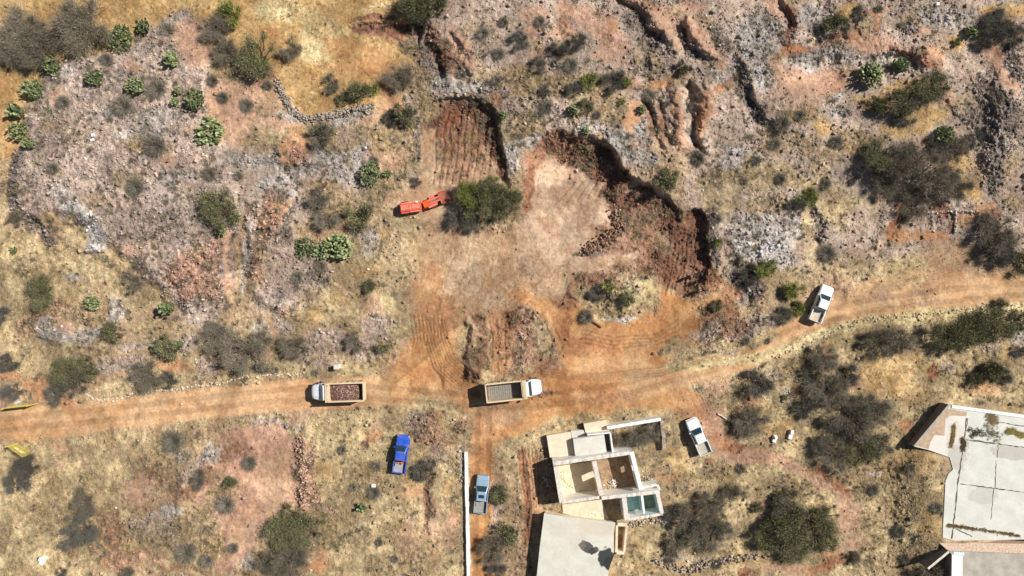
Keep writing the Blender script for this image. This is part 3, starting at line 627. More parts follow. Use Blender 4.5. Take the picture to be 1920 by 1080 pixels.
STRUCT = [[(1033,866),(1190,840),(1212,925),(1250,918),(1250,976),(1170,985),(1050,955)], [(1022,812),(1140,786),(1150,850),(1035,868)], [(1000,960),(1175,975),(1165,1040),(1150,1180),(990,1180)],
          [(1757,748),(2000,775),(2000,1180),(1770,1180),(1765,1010),(1770,868),(1710,850),(1712,830)], [(872,845),(880,845),(882,1180),(874,1180)]]
BLK = np.ones(UU.shape, np.float32)
for p in STRUCT:
    s, d = sdf(p, 0, 6); BLK[s] *= (d < 1)
RUBE = RUB * (.35 + .9 * clump) * BLK
def pick(F, n, fmax, m=60):
    u = rng.uniform(-m, 1920 + m, n); v = rng.uniform(-m, 1080 + m, n)
    k = rng.random(n) < samp(F, u, v) / fmax; return u[k], v[k]
MR = vmat('rubble_stone', .9, 9, .18)
u, v = pick(RUBE, 560000, 1.5)
r = .046 * (1 - rng.random(len(u))) ** -.36 * (.45 + .75 * samp(RSZ, u, v)); r = np.clip(r, .045, .34)
vv, ff, cc = stones(u, v, r)
tag(link('rubble', np_mesh('rubble', vv, ff, 4, cc), MR), 'grey and pink broken stones strewn thickly over the spoil heaps and hillside', 'rubble', kind='stuff')
print('stones', len(u))

def blades(p, n, ln, wd, spread, col, cj=.2, up_=.6):
    """n blades at each of the points p"""
    m = len(p); q = np.repeat(p, n, 0); k = m * n
    a = rng.uniform(0, 2 * np.pi, k); d = np.stack([np.cos(a) * spread, np.sin(a) * spread, rng.uniform(.2, 1., k) * up_], -1)
    L_ = np.repeat(ln, n) * rng.uniform(.6, 1.2, k)
    side = np.stack([-np.sin(a), np.cos(a), rng.uniform(-.4, .4, k)], -1) * (wd * rng.uniform(.7, 1.3, k))[:, None]
    base = q + rng.normal(0, .04, (k, 3)) * np.array([1, 1, 0])
    v0 = base - side; v1 = base + side; v2 = base + d * L_[:, None]
    vv = np.stack([v0, v1, v2], 1).reshape(-1, 3); ff = np.arange(3 * k).reshape(-1, 3)
    c = np.repeat(col, n, 0) * np.exp(rng.normal(0, cj, k))[:, None]
    return vv, ff, np.repeat(np.clip(c, .01, .8), 3, 0)
gcl = ss((fbm(UU, VV, 14, 96, 3) - .45) * 6)
GR = GRS * (.15 + gcl) * BLK
u, v = pick(GR, 150000, 1.1)
n = len(u); base = lin((196,171,122)) * rng.uniform(.55, 1.15, n)[:, None]
gc = samp(C, u, v) * .45 + base * .55
dk = rng.random(n) < .2; gc[dk] *= np.array([.42, .40, .38])  # some tufts darkened, shading of the grass clumps put into their colour
vv, ff, cc = blades(pos_arr(u, v), 6, rng.uniform(.16, .42, n), .022, .8, gc)
tag(link('dry_grass', np_mesh('dry_grass', vv, ff, 3, cc), vmat('straw', .85, 4, .1)), 'bleached yellow dry grass growing over the meadows and banks', 'grass', kind='stuff')
# the same grass thinning out over the country around the photo
u = rng.uniform(-500, 2420, 60000); v = rng.uniform(-500, 1580, 60000); k = (np.maximum(np.maximum(-u, u - 1920), np.maximum(-v, v - 1080)) > 50); u, v = u[k], v[k]
z = hfar(u.astype(np.float32), v.astype(np.float32)); ins_ = np.maximum(np.maximum(-u, u - 1920), np.maximum(-v, v - 1080)) < 88; z = np.where(ins_, samp(H, u, v), z); kq = (HC - z) / HC / PPM
q_ = np.stack([(u - 960) * kq, (540 - v) * kq, z], -1); n = len(u); fcol = np.where(rng.random((n, 1)) < .7, lin((196,171,122)), lin((118,106,84))) * rng.uniform(.6, 1.1, n)[:, None]
vv, ff, cc = blades(q_, 8, rng.uniform(.2, .6, n), .03, .9, fcol, .25, .7)
tag(link('far_grass', np_mesh('far_grass', vv, ff, 3, cc), bpy.data.materials['straw']), 'dry grass and brush thinning out around the site', 'grass', kind='stuff')
# low dead brush
BR = np.clip(.25 * GRS + .5 * np.clip(RUB, 0, 1) + .1, 0, 1) * ss((fbm(UU, VV, 30, 99, 5, .65) - .46) * 8) * BLK
BR *= np.clip(ROU * 1.8 - .55, 0, 1)
u, v = pick(BR, 70000, 1.0)
n = len(u); kind_ = rng.random(n)[:, None]
bc = np.where(kind_ < .5, lin((120,110,96)), np.where(kind_ < .8, lin((118,112,78)), lin((100,80,66))))
vv, ff, cc = blades(pos_arr(u, v) + np.array([0, 0, .03]), 34, rng.uniform(.2, .62, n), .018, .9, bc, .35, .8)
tag(link('low_brush', np_mesh('low_brush', vv, ff, 3, cc), vmat('dead_brush', .9, 4, .1)), 'low grey dead brush and weeds scattered over the stony ground', 'brush', kind='stuff')
print('brush', n)

# ------------------------------------------------------------------ shrubs, trees and cacti
def tube(pts, rad, k=5):
    """tapered tube through points -> verts, faces"""
    V_, F_ = [], []
    for i, (p, r_) in enumerate(zip(pts, rad)):
        a = pts[max(i - 1, 0)]; b_ = pts[min(i + 1, len(pts) - 1)]; d = (b_ - a).normalized()
        x = d.cross(Vector((.3, .1, 1))).normalized(); y = d.cross(x)
        for j in range(k):
            t_ = 2 * math.pi * j / k; V_.append(p + (x * math.cos(t_) + y * math.sin(t_)) * r_)
    for i in range(len(pts) - 1):
        for j in range(k):
            F_.append((i * k + j, i * k + (j + 1) % k, (i + 1) * k + (j + 1) % k, (i + 1) * k + j))
    return V_, F_
def quads(p, d, L_, W_, col, roll=None):
    n = len(p); rnd = rng.normal(size=(n, 3)); s = np.cross(d, rnd); s /= np.linalg.norm(s, axis=1)[:, None] + 1e-9
    s = s * W_[:, None] * .5; e = d * L_[:, None]
    vv = np.stack([p - s, p + s, p + s * .5 + e, p - s * .5 + e], 1).reshape(-1, 3)
    return vv, np.arange(4 * n).reshape(-1, 4), np.repeat(col, 4, 0)
MT = vmat('twigs_and_leaves', .85, 2, .08, objvar=.2); MB_ = mat('bark', (96,82,70), .9, var=.25, scale=8)
def crown_pts(n, Rr, Hh, lobes, seed):
    g = np.random.default_rng(seed); cs = []
    for i in range(lobes):
        a = g.uniform(0, 2 * np.pi); q = Rr * .74 * np.sqrt(g.uniform(.03, 1)); cs.append((q * math.cos(a) * 1.12, q * math.sin(a) * .88, Hh * g.uniform(.4, .72), Rr * g.uniform(.17, .42)))
    cs = np.array(cs); i = g.choice(lobes, n, p=cs[:, 3] ** 2 / (cs[:, 3] ** 2).sum())
    d = g.normal(size=(n, 3)); d /= np.linalg.norm(d, axis=1)[:, None]; r_ = np.abs(g.normal(0, .62, n))
    p = cs[i, :3] + d * (r_ * cs[i, 3])[:, None] * np.array([1, 1, .62 * Hh / Rr + .25])
    p[:, 2] = np.abs(p[:, 2]) + .03
    return p, cs
def shrub_meshes(kind, Rr, Hh, seed):
    g = np.random.default_rng(seed)
    cols = dict(M=((146,136,118),(122,114,98),(132,122,96)), O=((122,126,78),(104,106,70),(140,132,104)), G=((138,152,60),(116,132,52),(158,166,80)), D=((112,108,98),(94,92,76),(124,116,106)), S=((146,138,124),(120,114,104),(134,126,96)))[kind]
    cols = [lin(c) for c in cols]
    if kind == 'S':
        n = int(1000 * max(Rr, .6)); a = g.uniform(0, 2 * np.pi, n); e = g.uniform(.05, 1.2, n)
        d = np.stack([np.cos(a) * np.cos(e), np.sin(a) * np.cos(e), np.sin(e) * Hh / Rr * .9 + .03], -1)
        st = g.uniform(0, .55, n)[:, None] * Rr * d; p = st + g.normal(0, .06, (n, 3)); p[:, 2] = np.abs(p[:, 2])
        L_ = Rr * g.uniform(.25, .55, n); W_ = g.uniform(.018, .032, n)
        dd = d + g.normal(0, .22, (n, 3)); dd /= np.linalg.norm(dd, axis=1)[:, None]
        cs = None
    else:
        area = math.pi * Rr * Rr; leaf = kind in 'OG'
        n = int(area * (440 if leaf else 340) + 300)
        p, cs = crown_pts(n, Rr, Hh, int(6 + Rr * 4), seed)
        o_ = p - np.array([0, 0, Hh * .1]); o_ /= np.linalg.norm(o_, axis=1)[:, None]
        dd = o_ * .8 + g.normal(0, .5, (n, 3)); dd /= np.linalg.norm(dd, axis=1)[:, None]
        tw = g.random(n) < (.25 if leaf else .92)
        L_ = np.where(tw, g.uniform(.28, .65, n), g.uniform(.08, .17, n)); W_ = np.where(tw, g.uniform(.013, .026, n), g.uniform(.06, .11, n))
    ci = g.choice(3, n, p=(.5, .3, .2)); col = np.array(cols)[ci]
    if kind in 'OG':
        col = np.where(tw[:, None], lin((112,100,84)), col)
    col = col * np.exp(g.normal(0, .18, n))[:, None]
    vv, ff, cc = quads(p, dd, L_, W_, col)
    crown = np_mesh('crown', vv, ff, 4, cc)
    Vs, Fs = [], []
    ends = cs[:, :3] if cs is not None else np.stack([np.cos(np.arange(7)) * Rr * .5, np.sin(np.arange(7)) * Rr * .5, np.full(7, Hh * .5)], -1)
    for e in ends:
        e = Vector(e); w0 = .035 * Rr + .015
        mid = e * .5 + Vector(g.normal(0, .08 * Rr, 3)); mid.z = abs(mid.z) * .8
        a, f = tube([Vector((g.normal(0, .05), g.normal(0, .05), -.15)), mid * .45, mid, e, e * 1.12], [w0, w0 * .8, w0 * .55, w0 * .3, w0 * .1])
        o0 = len(Vs); Vs += a; Fs += [tuple(i + o0 for i in q) for q in f]
        for k in range(3):
            q0 = mid.lerp(e, g.uniform(0, .8)); q1 = q0 + Vector(g.normal(0, .28 * Rr, 3)); q1.z = max(q1.z, .1)
            a, f = tube([q0, (q0 + q1) / 2 + Vector(g.normal(0, .04 * Rr, 3)), q1], [w0 * .4, w0 * .25, w0 * .1], 4)
            o0 = len(Vs); Vs += a; Fs += [tuple(i + o0 for i in qq) for qq in f]
    trunk = bpy.data.meshes.new('trunk'); trunk.from_pydata([tuple(x) for x in Vs], [], Fs)
    return [('crown', crown, MT), ('trunk', trunk, MB_)]
MC = vmat('cactus_skin', .6, 6, .15, objvar=.3)
def pad(g, c, r_, d, tilt):
    """one flat oval pad standing on its narrow end at c"""
    n = 10; x = Vector((math.cos(d), math.sin(d), 0)); z = Vector((math.cos(d + 1.57) * tilt, math.sin(d + 1.57) * tilt, 1)).normalized(); y = x.cross(z)
    th = r_ * .14; V_ = []
    for s in (-1, 1):
        for k in range(n):
            t_ = 2 * math.pi * k / n; V_.append(c + x * math.cos(t_) * r_ * .62 + z * (r_ + math.sin(t_) * r_) + y * s * th * .55)
        for k in range(n):
            t_ = 2 * math.pi * k / n; V_.append(c + x * math.cos(t_) * r_ * .42 + z * (r_ + math.sin(t_) * r_ * .7) + y * s * th)
    F_ = []
    for k in range(n):
        k2 = (k + 1) % n
        F_ += [(k, k2, 2 * n + k2, 2 * n + k), (k2, k, n + k, n + k2), (2 * n + k, 2 * n + k2, 3 * n + k2, 3 * n + k)]
    F_ += [tuple(range(n, 2 * n))[::-1], tuple(range(3 * n, 4 * n))]
    return V_, F_, c + z * r_ * 1.9
def cactus_meshes(Rr, Hh, seed):
    g = np.random.default_rng(seed); Vs, Fs, Cs = [], [], []; base = [lin((128,138,92)), lin((98,112,74)), lin((156,162,116))]
    n = int(46 + 30 * Rr * Rr)
    for i in range(n):
        a = g.uniform(0, 6.283); q = Rr * .84 * math.sqrt(g.random()); hh = Hh * (1 - .6 * (q / Rr) ** 2)
        c = Vector((q * math.cos(a), q * math.sin(a), hh * g.uniform(.15, .8)))
        for k in range(2):
            r_ = g.uniform(.15, .24); V_, F_, tip = pad(g, c, r_, g.uniform(0, 3.14), g.uniform(.1, 1.1))
            o0 = len(Vs); Vs += V_; Fs += [tuple(j + o0 for j in f) for f in F_]; cc = base[g.integers(3)] * g.uniform(.75, 1.2)
            Cs += [cc] * len(V_); c = tip + Vector((g.normal(0, .05), g.normal(0, .05), -.05))
    me = bpy.data.meshes.new('pads'); me.from_pydata([tuple(x) for x in Vs], [], Fs)
    at_ = me.attributes.new('Col', 'FLOAT_COLOR', 'POINT'); arr = np.ones((len(Vs), 4), np.float32); arr[:, :3] = Cs; at_.data.foreach_set('color', arr.ravel())
    Vs, Fs = [], []
    for k in range(7):
        a = k * .9; e = Vector((math.cos(a) * Rr * .6, math.sin(a) * Rr * .6, Hh * .55))
        a_, f = tube([Vector((0, 0, -.1)), e * .4 + Vector((0, 0, .1)), e], [.12, .1, .07]); o0 = len(Vs); Vs += a_; Fs += [tuple(i + o0 for i in q) for q in f]
    st = bpy.data.meshes.new('stem'); st.from_pydata([tuple(x) for x in Vs], [], Fs)
    return [('pads', me, MC), ('stem', st, mat_stem)]
mat_stem = mat('cactus_stem', (120,112,84), .9, var=.2)
PROTO = {}
def proto(kind, size):
    """three sizes, two or three variants of each kind"""
    RR = (0.75, 1.7, 3.1)[size]; k = (kind, size)
    if k not in PROTO:
        PROTO[k] = []
        for v_ in range(4 if kind in 'MODC' and size > 0 else 3):
            sd_ = hash_(kind, size, v_)
            PROTO[k].append((RR, cactus_meshes(RR, .75 * RR + .5, sd_) if kind == 'C' else shrub_meshes(kind, RR, {'S': .55, 'M': .8, 'O': .85, 'G': .9, 'D': .75}[kind] * RR + .15, sd_)))
    return PROTO[k]
def hash_(k, s, v_): return ord(k) * 100 + s * 10 + v_
NAME = dict(M='thorn_tree', O='mesquite_tree', G='green_shrub', D='dark_shrub', S='dry_shrub', C='prickly_pear')
KIND = dict(M='leafless thorn bush', O='olive mesquite bush', G='bright green bush', D='dark twiggy bush', S='pale spiky shrub', C='prickly pear cactus')
CATS = dict(M='bush', O='bush', G='bush', D='bush', S='shrub', C='cactus')
GRP = dict(M='leafless thorn bushes on the hillside', O='olive mesquite bushes on the hillside', G='bright green bushes', D='dark twiggy bushes', S='small dry shrubs', C='prickly pear cacti')
LM = [('the orange loader',788,385),('the loaded dump truck',633,733),('the empty dump truck',960,730),('the blue pickup',755,852),('the blue-grey pickup',903,927),('the pickup on the right bend',1540,570),
 ('the pickup beside the ruin',1308,820),('the roofless ruin',1130,880),('the concrete roof slab',1080,1030),('the big concrete platform',1830,880),('the yellow slatted gate',35,845),('the big curved cut',1120,330),
 ('the narrow furrowed cut',870,250),('the dry stone wall',610,215),('the yellow-grass mound',1175,560),('the group of people',1305,520),('the stone foundations',1770,425),('the scraped meadow strip',715,50),
 ('the two small monuments',1466,818),('the white box by the road',628,688),('the pink rubble terrace',200,260),('the twin hill trenches',1290,215),('the red soil patch',1747,705),('the grey spoil heap',1425,455),
 ('the top left corner',0,0),('the top right corner',1920,0),('the bottom left corner',0,1080),('the pink bare slope',510,880),('the dark boulder pile',1875,215)]
def where(x, y, n=0):
    L_ = sorted(LM, key=lambda l: (l[1] - x) ** 2 + (l[2] - y) ** 2)[n]; dx, dy = x - L_[1], y - L_[2]
    v_ = 'above' if dy < 0 else 'below'; h_ = 'left' if dx < 0 else 'right'
    if abs(dx) > 2.2 * abs(dy): return '%s of %s' % (h_, L_[0])
    if abs(dy) > 2.2 * abs(dx): return '%s %s' % (v_, L_[0])
    return '%s left of %s' % (v_, L_[0]) if h_ == 'left' else '%s right of %s' % (v_, L_[0]) # % (v_, h_, L_[0])
PL = dict(
 M="40 60 50,62 96 42,150 45 62,20 100 34,405 47 32,425 97 28,545 90 24,620 158 18,750 142 32,600 252 26,25 412 15,250 530 20,400 628 32,452 660 46,275 705 32,610 410 24,596 370 24,550 650 28,1790 278 28,1740 325 52,1690 305 42,1720 372 38,1795 345 32,1660 340 30,1875 440 40,1650 642 34,1692 640 30,1545 672 28,1560 730 42,1595 780 42,1640 772 38,1410 790 36,1300 985 42,1335 1000 40,1375 930 24,1330 945 28,1200 816 26,1228 806 20,1172 822 18,545 1055 38,500 1060 26,925 1028 30,1600 1045 14,1565 850 34,1660 835 26,490 640 24,1270 1015 20,60 52 30,108 70 26,1010 120 16,1480 955 30,665 640 20,160 948 28,1770 345 26,1750 1070 24",
 O="482 104 38,410 390 42,672 174 24,640 186 14,762 208 26,925 374 38,955 372 28,878 388 26,1250 335 26,1565 47 22,75 545 32,210 625 24,315 650 26,675 405 26,690 535 16,785 6 36,815 4 24,1752 162 28,1700 190 32,1645 195 20,1650 285 30,1910 490 24,1780 632 34,1832 620 38,1880 600 36,1912 600 26,1860 695 26,520 1000 34,576 994 36,548 965 20,940 930 22,950 1000 26,1495 985 44,1450 1000 36,1535 1005 38,1490 1035 34,1550 968 28,1480 945 26,1620 845 36,125 700 34,165 690 24,1100 198 14,1275 128 12,1830 712 18,1420 950 14,720 650 12,1345 575 14,430 905 16,1180 560 16",
 G="432 28 26,488 118 18,888 362 32,922 346 20,1178 150 14,1106 152 15,1515 372 21,1490 540 22,1435 502 18,1495 580 16,1345 455 9,1140 535 12,700 170 12,1795 80 8,560 985 18,1165 190 7,1470 745 6",
 D="1545 62 16,1615 25 14,1880 50 34,1850 72 26,1490 388 20,1870 480 34,790 22 22,860 405 26,892 418 22,1905 60 22,1405 515 20,1470 590 18,140 720 26,100 740 20,15 680 20,45 885 34,22 910 18,150 992 32,130 1012 22,315 710 18,25 735 20,1505 768 20,1422 720 26,790 885 20,930 1070 20,1260 1040 16,1120 550 16,975 72 18,1045 95 20,1082 78 18,1152 152 20,1075 165 16,1022 170 9,0 590 18,490 690 10,1765 262 22,1240 815 12,730 222 16,1700 218 18,1260 962 18,1640 770 20,780 340 8,1595 810 34,1545 835 20,1590 700 26,1520 700 20,370 905 14,240 1076 14,115 1076 14,1400 800 18,1830 260 16,1915 660 14,1885 705 16,875 400 14,1430 1010 22,1350 985 22,1880 575 16",
 S="115 190 16,225 196 26,290 165 24,310 55 20,415 182 14,460 196 16,195 110 16,395 150 16,865 140 16,1012 38 14,1070 120 18,1025 200 16,1220 178 14,1290 200 12,1470 230 20,1575 105 9,1570 265 16,1310 296 20,1345 410 14,1420 300 12,1550 345 16,1465 335 14,1555 475 22,285 272 26,250 350 22,95 315 14,390 325 16,445 330 12,320 830 28,370 890 16,345 1040 26,420 950 24,465 870 18,705 876 12,700 926 15,710 1018 10,810 870 12,555 520 14,1100 590 14,1455 1012 16,600 500 14,500 160 12,1500 215 14,1455 270 14,660 915 12,640 845 12,1345 1060 14,1605 1050 12,1390 880 12,1690 1000 16,1640 920 14,1710 880 14,1400 640 10,700 300 12,1650 15 10,1120 215 10,1010 215 10,930 150 12,905 60 16,935 100 14,945 40 12,890 190 10,385 1055 16,435 1030 14,740 1050 10,590 700 8,515 695 9,1760 955 14,1700 1050 14,1440 640 8,1395 340 10,1600 340 10,1250 195 8",
 C="225 74 30,267 52 13,96 125 20,60 170 23,178 148 18,253 160 19,325 112 13,363 188 22,334 170 7,330 192 7,395 246 29,35 212 14,32 243 21,55 270 11,692 328 23,726 325 8,570 466 23,638 460 29,604 472 21,415 434 9,28 470 7,315 577 14,173 570 16,1636 140 25,1685 125 12,1818 60 11,1770 250 20,1205 205 7,1075 206 10,680 952 10,1100 245 6,945 215 7,298 650 10,335 645 10")
PLANTS = []
for k, s in PL.items():
    for q in s.split(','):
        x, y, r_ = map(float, q.split()); PLANTS.append((k, x, y, r_))
def sizeword(k, r_):
    if k == 'C': return 'tiny' if r_ < 9 else 'small' if r_ < 16 else 'large' if r_ > 22 else 'medium'
    return 'tiny' if r_ < 11 else 'small' if r_ < 18 else 'medium' if r_ < 28 else 'large' if r_ < 40 else 'huge'
ORD = ['', 'second ', 'third ', 'fourth ', 'fifth ', 'sixth ', 'seventh ']
lab = {}
for i, (k, x, y, r_) in enumerate(PLANTS):
    lab.setdefault(('%s %s' % (sizeword(k, r_), KIND[k]), where(x, y)), []).append(i)
LABEL = {}
for (a, b_), ids in lab.items():
    if len(ids) == 1: LABEL[ids[0]] = '%s %s' % (a, b_)
    else:
        ids.sort(key=lambda i: min((l[1] - PLANTS[i][1]) ** 2 + (l[2] - PLANTS[i][2]) ** 2 for l in LM))
        for n_, i in enumerate(ids): LABEL[i] = '%s, %sclosest %s' % (a, ORD[n_], b_)
for i, (k, x, y, r_) in enumerate(PLANTS):
    rm = r_ / PPM * (1.08 if k != 'C' else 1.0); size = 0 if rm < 1.1 else 1 if rm < 2.2 else 2
    pr = proto(k, size); RR, ms = pr[i % len(pr)]; s_ = rm / RR
    loc = ground(x, y, rm * .45)
    root = empty(NAME[k], loc, random.uniform(0, 6.28), LABEL[i], CATS[k], GRP[k])
    root.scale = (s_ * random.uniform(.9, 1.1), s_ * random.uniform(.9, 1.1), s_ * random.uniform(.8, 1.0))
    for nm, me, mt in ms: link(nm, me, mt, root)
# ------------------------------------------------------------------ building helpers
def bm_obj(name, bm, m, parent=None, bevel=0.0, smooth=False):
    bmesh.ops.recalc_face_normals(bm, faces=bm.faces[:])
    if bevel: bmesh.ops.bevel(bm, geom=bm.edges[:], offset=bevel, segments=1, affect='EDGES', clamp_overlap=True)
    me = bpy.data.meshes.new(name); bm.to_mesh(me); bm.free()
    if smooth:
        for p in me.polygons: p.use_smooth = True
    ms = m if isinstance(m, (list, tuple)) else [m]
    for q in ms: me.materials.append(q)
    return link(name, me, None, parent)
def bx(bm, x0, x1, y0, y1, z0, z1):
    v = [bm.verts.new(p) for p in [(x0,y0,z0),(x1,y0,z0),(x1,y1,z0),(x0,y1,z0),(x0,y0,z1),(x1,y0,z1),(x1,y1,z1),(x0,y1,z1)]]
    for f in [(0,3,2,1),(4,5,6,7),(0,1,5,4),(1,2,6,5),(2,3,7,6),(3,0,4,7)]: bm.faces.new([v[i] for i in f])
    return v
def prism(bm, pts, z0, z1, mi=0, tops=None):
    n = len(pts); tz = tops or [z1] * n
    a = [bm.verts.new((p[0], p[1], z0)) for p in pts]; b_ = [bm.verts.new((p[0], p[1], z)) for p, z in zip(pts, tz)]
    fs = [bm.faces.new(a[::-1]), bm.faces.new(b_)] + [bm.faces.new((a[i], a[(i+1) % n], b_[(i+1) % n], b_[i])) for i in range(n)]
    for f in fs: f.material_index = mi
    return fs
def loft(bm, secs, cap=True):
    R_ = [[bm.verts.new(p) for p in s] for s in secs]; n = len(secs[0])
    for a, b_ in zip(R_[:-1], R_[1:]):
        for i in range(n): bm.faces.new((a[i], a[(i+1) % n], b_[(i+1) % n], b_[i]))
    if cap: bm.faces.new(R_[0][::-1]); bm.faces.new(R_[-1])
def cyl(bm, c, r, h, ax='y', n=16, r2=None):
    r2 = r if r2 is None else r2; s = []
    for e, rr in ((-.5, r), (.5, r2)):
        q = []
        for i in range(n):
            t_ = 2 * math.pi * i / n; a, b_ = rr * math.cos(t_), rr * math.sin(t_)
            q.append({'y': (c[0]+a, c[1]+e*h, c[2]+b_), 'x': (c[0]+e*h, c[1]+a, c[2]+b_), 'z': (c[0]+a, c[1]+b_, c[2]+e*h)}[ax])
        s.append(q)
    loft(bm, s)
def B(): return bmesh.new()
def px2(pts, z): return [P(x, y, z) for x, y in pts]
def z1(X, Y): return (990 + X / 5.02, 775 + Y / 5.02)

M_PLA = mat('white_plaster', (236,234,226), .85, var=.10, scale=1.6, bump=.3)
M_CRM = mat('stained_plaster', (222,204,176), .9, var=.14, scale=1.2, bump=.2)
M_BRK = mat('broken_adobe_brick', (216,204,190), .95, var=.35, scale=7, bump=1.)
M_STN = mat('rough_stonework', (176,158,140), .95, var=.4, scale=4, bump=1.)
M_CON = mat('old_concrete', (206,202,188), .85, var=.09, scale=.7, bump=.1)
M_CGR = mat('grey_concrete', (168,160,148), .9, var=.16, scale=1.1, bump=.2)
M_FLR = mat('dusty_floor', (216,200,172), .9, var=.16, scale=1.4)
M_TEA = mat('teal_plaster', (142,180,178), .8, var=.25, scale=2.2)
M_SLB = mat('shaded_stone_face', (128,116,104), .95, var=.25, scale=3, bump=.6)  # stonework darkened: shade of the faces turned from the sun put into the colour

def wall(root, name, a, b_, t, h, mside=M_PLA, mtop=M_BRK, ops=(), z0=-.2, rag=.05, lab=None):
    """ragged-topped wall; a, b_ = photo pixels of the top's centre line; ops = (from, to, sill, head) openings in metres"""
    A, Bq = P(*a, h), P(*b_, h); A.z = Bq.z = 0; d = Bq - A; Ln = d.length; d.normalize(); nrm = Vector((-d.y, d.x, 0)) * t / 2
    bm = B(); cuts = [0]; segs = []
    for o_ in sorted(ops):
        segs.append((cuts[-1], o_[0], z0, None)); segs.append((o_[0], o_[1], o_[3], None)) if o_[3] < h - .05 else None
        if o_[2] > 0: segs.append((o_[0], o_[1], z0, o_[2]))
        cuts.append(o_[1])
    segs.append((cuts[-1], Ln, z0, None))
    for s0, s1, lo, hi in segs:
        n = max(1, int((s1 - s0) / .35)); ring = []
        for i in range(n + 1):
            s = s0 + (s1 - s0) * i / n; zt = hi if hi is not None else h + random.uniform(-rag, rag)
            j = random.uniform(-.02, .02) if rag > .02 else 0
            p = A + d * s; ring.append([p - nrm + Vector((0, 0, lo)), p + nrm + Vector((0, 0, lo)), p + nrm * (1 + j) + Vector((0, 0, zt)), p - nrm * (1 + j) + Vector((0, 0, zt + random.uniform(-rag, rag) * .5))])
        k0 = len(bm.faces); loft(bm, ring)
    bm.normal_update()
    bmesh.ops.recalc_face_normals(bm, faces=bm.faces[:])
    for f in bm.faces: f.material_index = 1 if f.normal.z > .7 else 0
    o = bm_obj(name, bm, [mside, mtop], root)
    if lab: o['label'] = lab
    return o
def slab(root, name, pts, zt, zb, m, lab=None, conv=z1, tops=None):
    bm = B(); prism(bm, px2([conv(*p) for p in pts] if conv else pts, zt), zb, zt, tops=tops); o = bm_obj(name, bm, m, root)
    if lab: o['label'] = lab
    return o

# ------------------------------------------------------------------ roofless ruin
ruin = empty('ruined_house', P(1120, 905, 0), 0, 'roofless white ruined house with open rooms and ragged wall tops beside the road junction', 'ruin')
def loc_children(root):
    for c in root.children:
        c.matrix_parent_inverse = Matrix.Identity(4); c.location = -root.location
rw = lambda *a, **k: wall(ruin, 'wall', *a, **k)
rw(z1(262,500), z1(318,842), .62, 3.0, M_CRM)
rw(z1(236,476), z1(962,372), .50, 2.97)
rw(z1(976,362), z1(1066,722), .55, 2.94, ops=((2.2, 3.1, 1.0, 2.1),), mtop=M_PLA)
rw(z1(622,452), z1(692,772), .60, 3.05, M_CRM, ops=((2.0, 2.95, 0, 2.35),))
rw(z1(322,838), z1(672,792), .34, 2.9)
rw(z1(694,800), z1(1240,738), .46, 2.86)
rw(z1(905,800), z1(930,1004), .62, 2.7)
rw(z1(1072,770), z1(1094,945), .30, 2.62, M_TEA, M_PLA)
rw(z1(1218,742), z1(1262,945), .52, 2.6, M_PLA)
rw(z1(940,1000), z1(1268,948), .36, 2.56)
rw(z1(1080,700), z1(1210,672), .36, 1.9)
rw(z1(1216,672), z1(1240,722), .34, 1.86)
slab(ruin, 'floor', [(270,500),(615,450),(685,785),(325,835)], .06, -.2, M_FLR)
slab(ruin, 'floor', [(625,450),(960,400),(1050,730),(690,785)], .07, -.2, mat('earth_floor', (156,130,102), .95, var=.4, scale=1.5, bump=.5), 'dirt-strewn floor of the east room')
slab(ruin, 'floor', [(915,790),(1070,765),(1090,950),(930,990)], .08, -.2, M_TEA, 'teal tiled floor of a small room')
slab(ruin, 'floor', [(1075,765),(1215,745),(1250,935),(1095,955)], .09, -.2, mat('green_floor', (150,152,128), .9, var=.3, scale=1.5))
slab(ruin, 'terrace', [(322,860),(690,812),(702,830),(765,1010),(520,985),(330,940)], .16, -.2, M_CRM, 'pale paved strip along the south wall')
slab(ruin, 'terrace', [(175,212),(402,172),(440,398),(206,415)], .82, -.2, M_CRM, 'raised cream terrace at the north-west corner')
slab(ruin, 'terrace', [(404,164),(522,158),(545,212),(412,240)], .88, -.2, M_CON)
slab(ruin, 'terrace', [(524,98),(734,62),(742,186),(546,204)], .95, -.2, M_CRM)
slab(ruin, 'roof', [(424,244),(716,198),(742,372),(446,402)], 1.75, -.2, M_CON, 'flat pale roof of the small north room')
slab(ruin, 'floor', [(716,198),(775,190),(800,368),(742,374)], .9, -.2, M_SLB)  # floor in the dark tone, shadow of the thin wall put into its colour
rw(z1(776,188), z1(800,368), .2, 2.4, mtop=M_PLA, rag=.01)
rw(z1(560,204), z1(772,184), .16, 2.2, mtop=M_PLA, rag=.01)
bm = B()
for k in range(60):
    a = random.uniform(0, 6.28); q = random.uniform(0, .62); c_ = P(*z1(800, 655), .2)
    v_ = bx(bm, -.1, .1, -.07, .07, -.06, .06); bmesh.ops.rotate(bm, verts=v_, cent=(0,0,0), matrix=Matrix.Rotation(random.uniform(0, 3), 3, Vector((random.random(), random.random(), 1))))
    bmesh.ops.translate(bm, verts=v_, vec=(c_.x + q * math.cos(a), c_.y + q * math.sin(a), .12 + .45 * (1 - q / .62)))
o = bm_obj('rubble_heap', bm, M_BRK); tag(o, 'round heap of pale rubble on the floor of the ruin\'s east room', 'rubble heap')
loc_children(ruin)
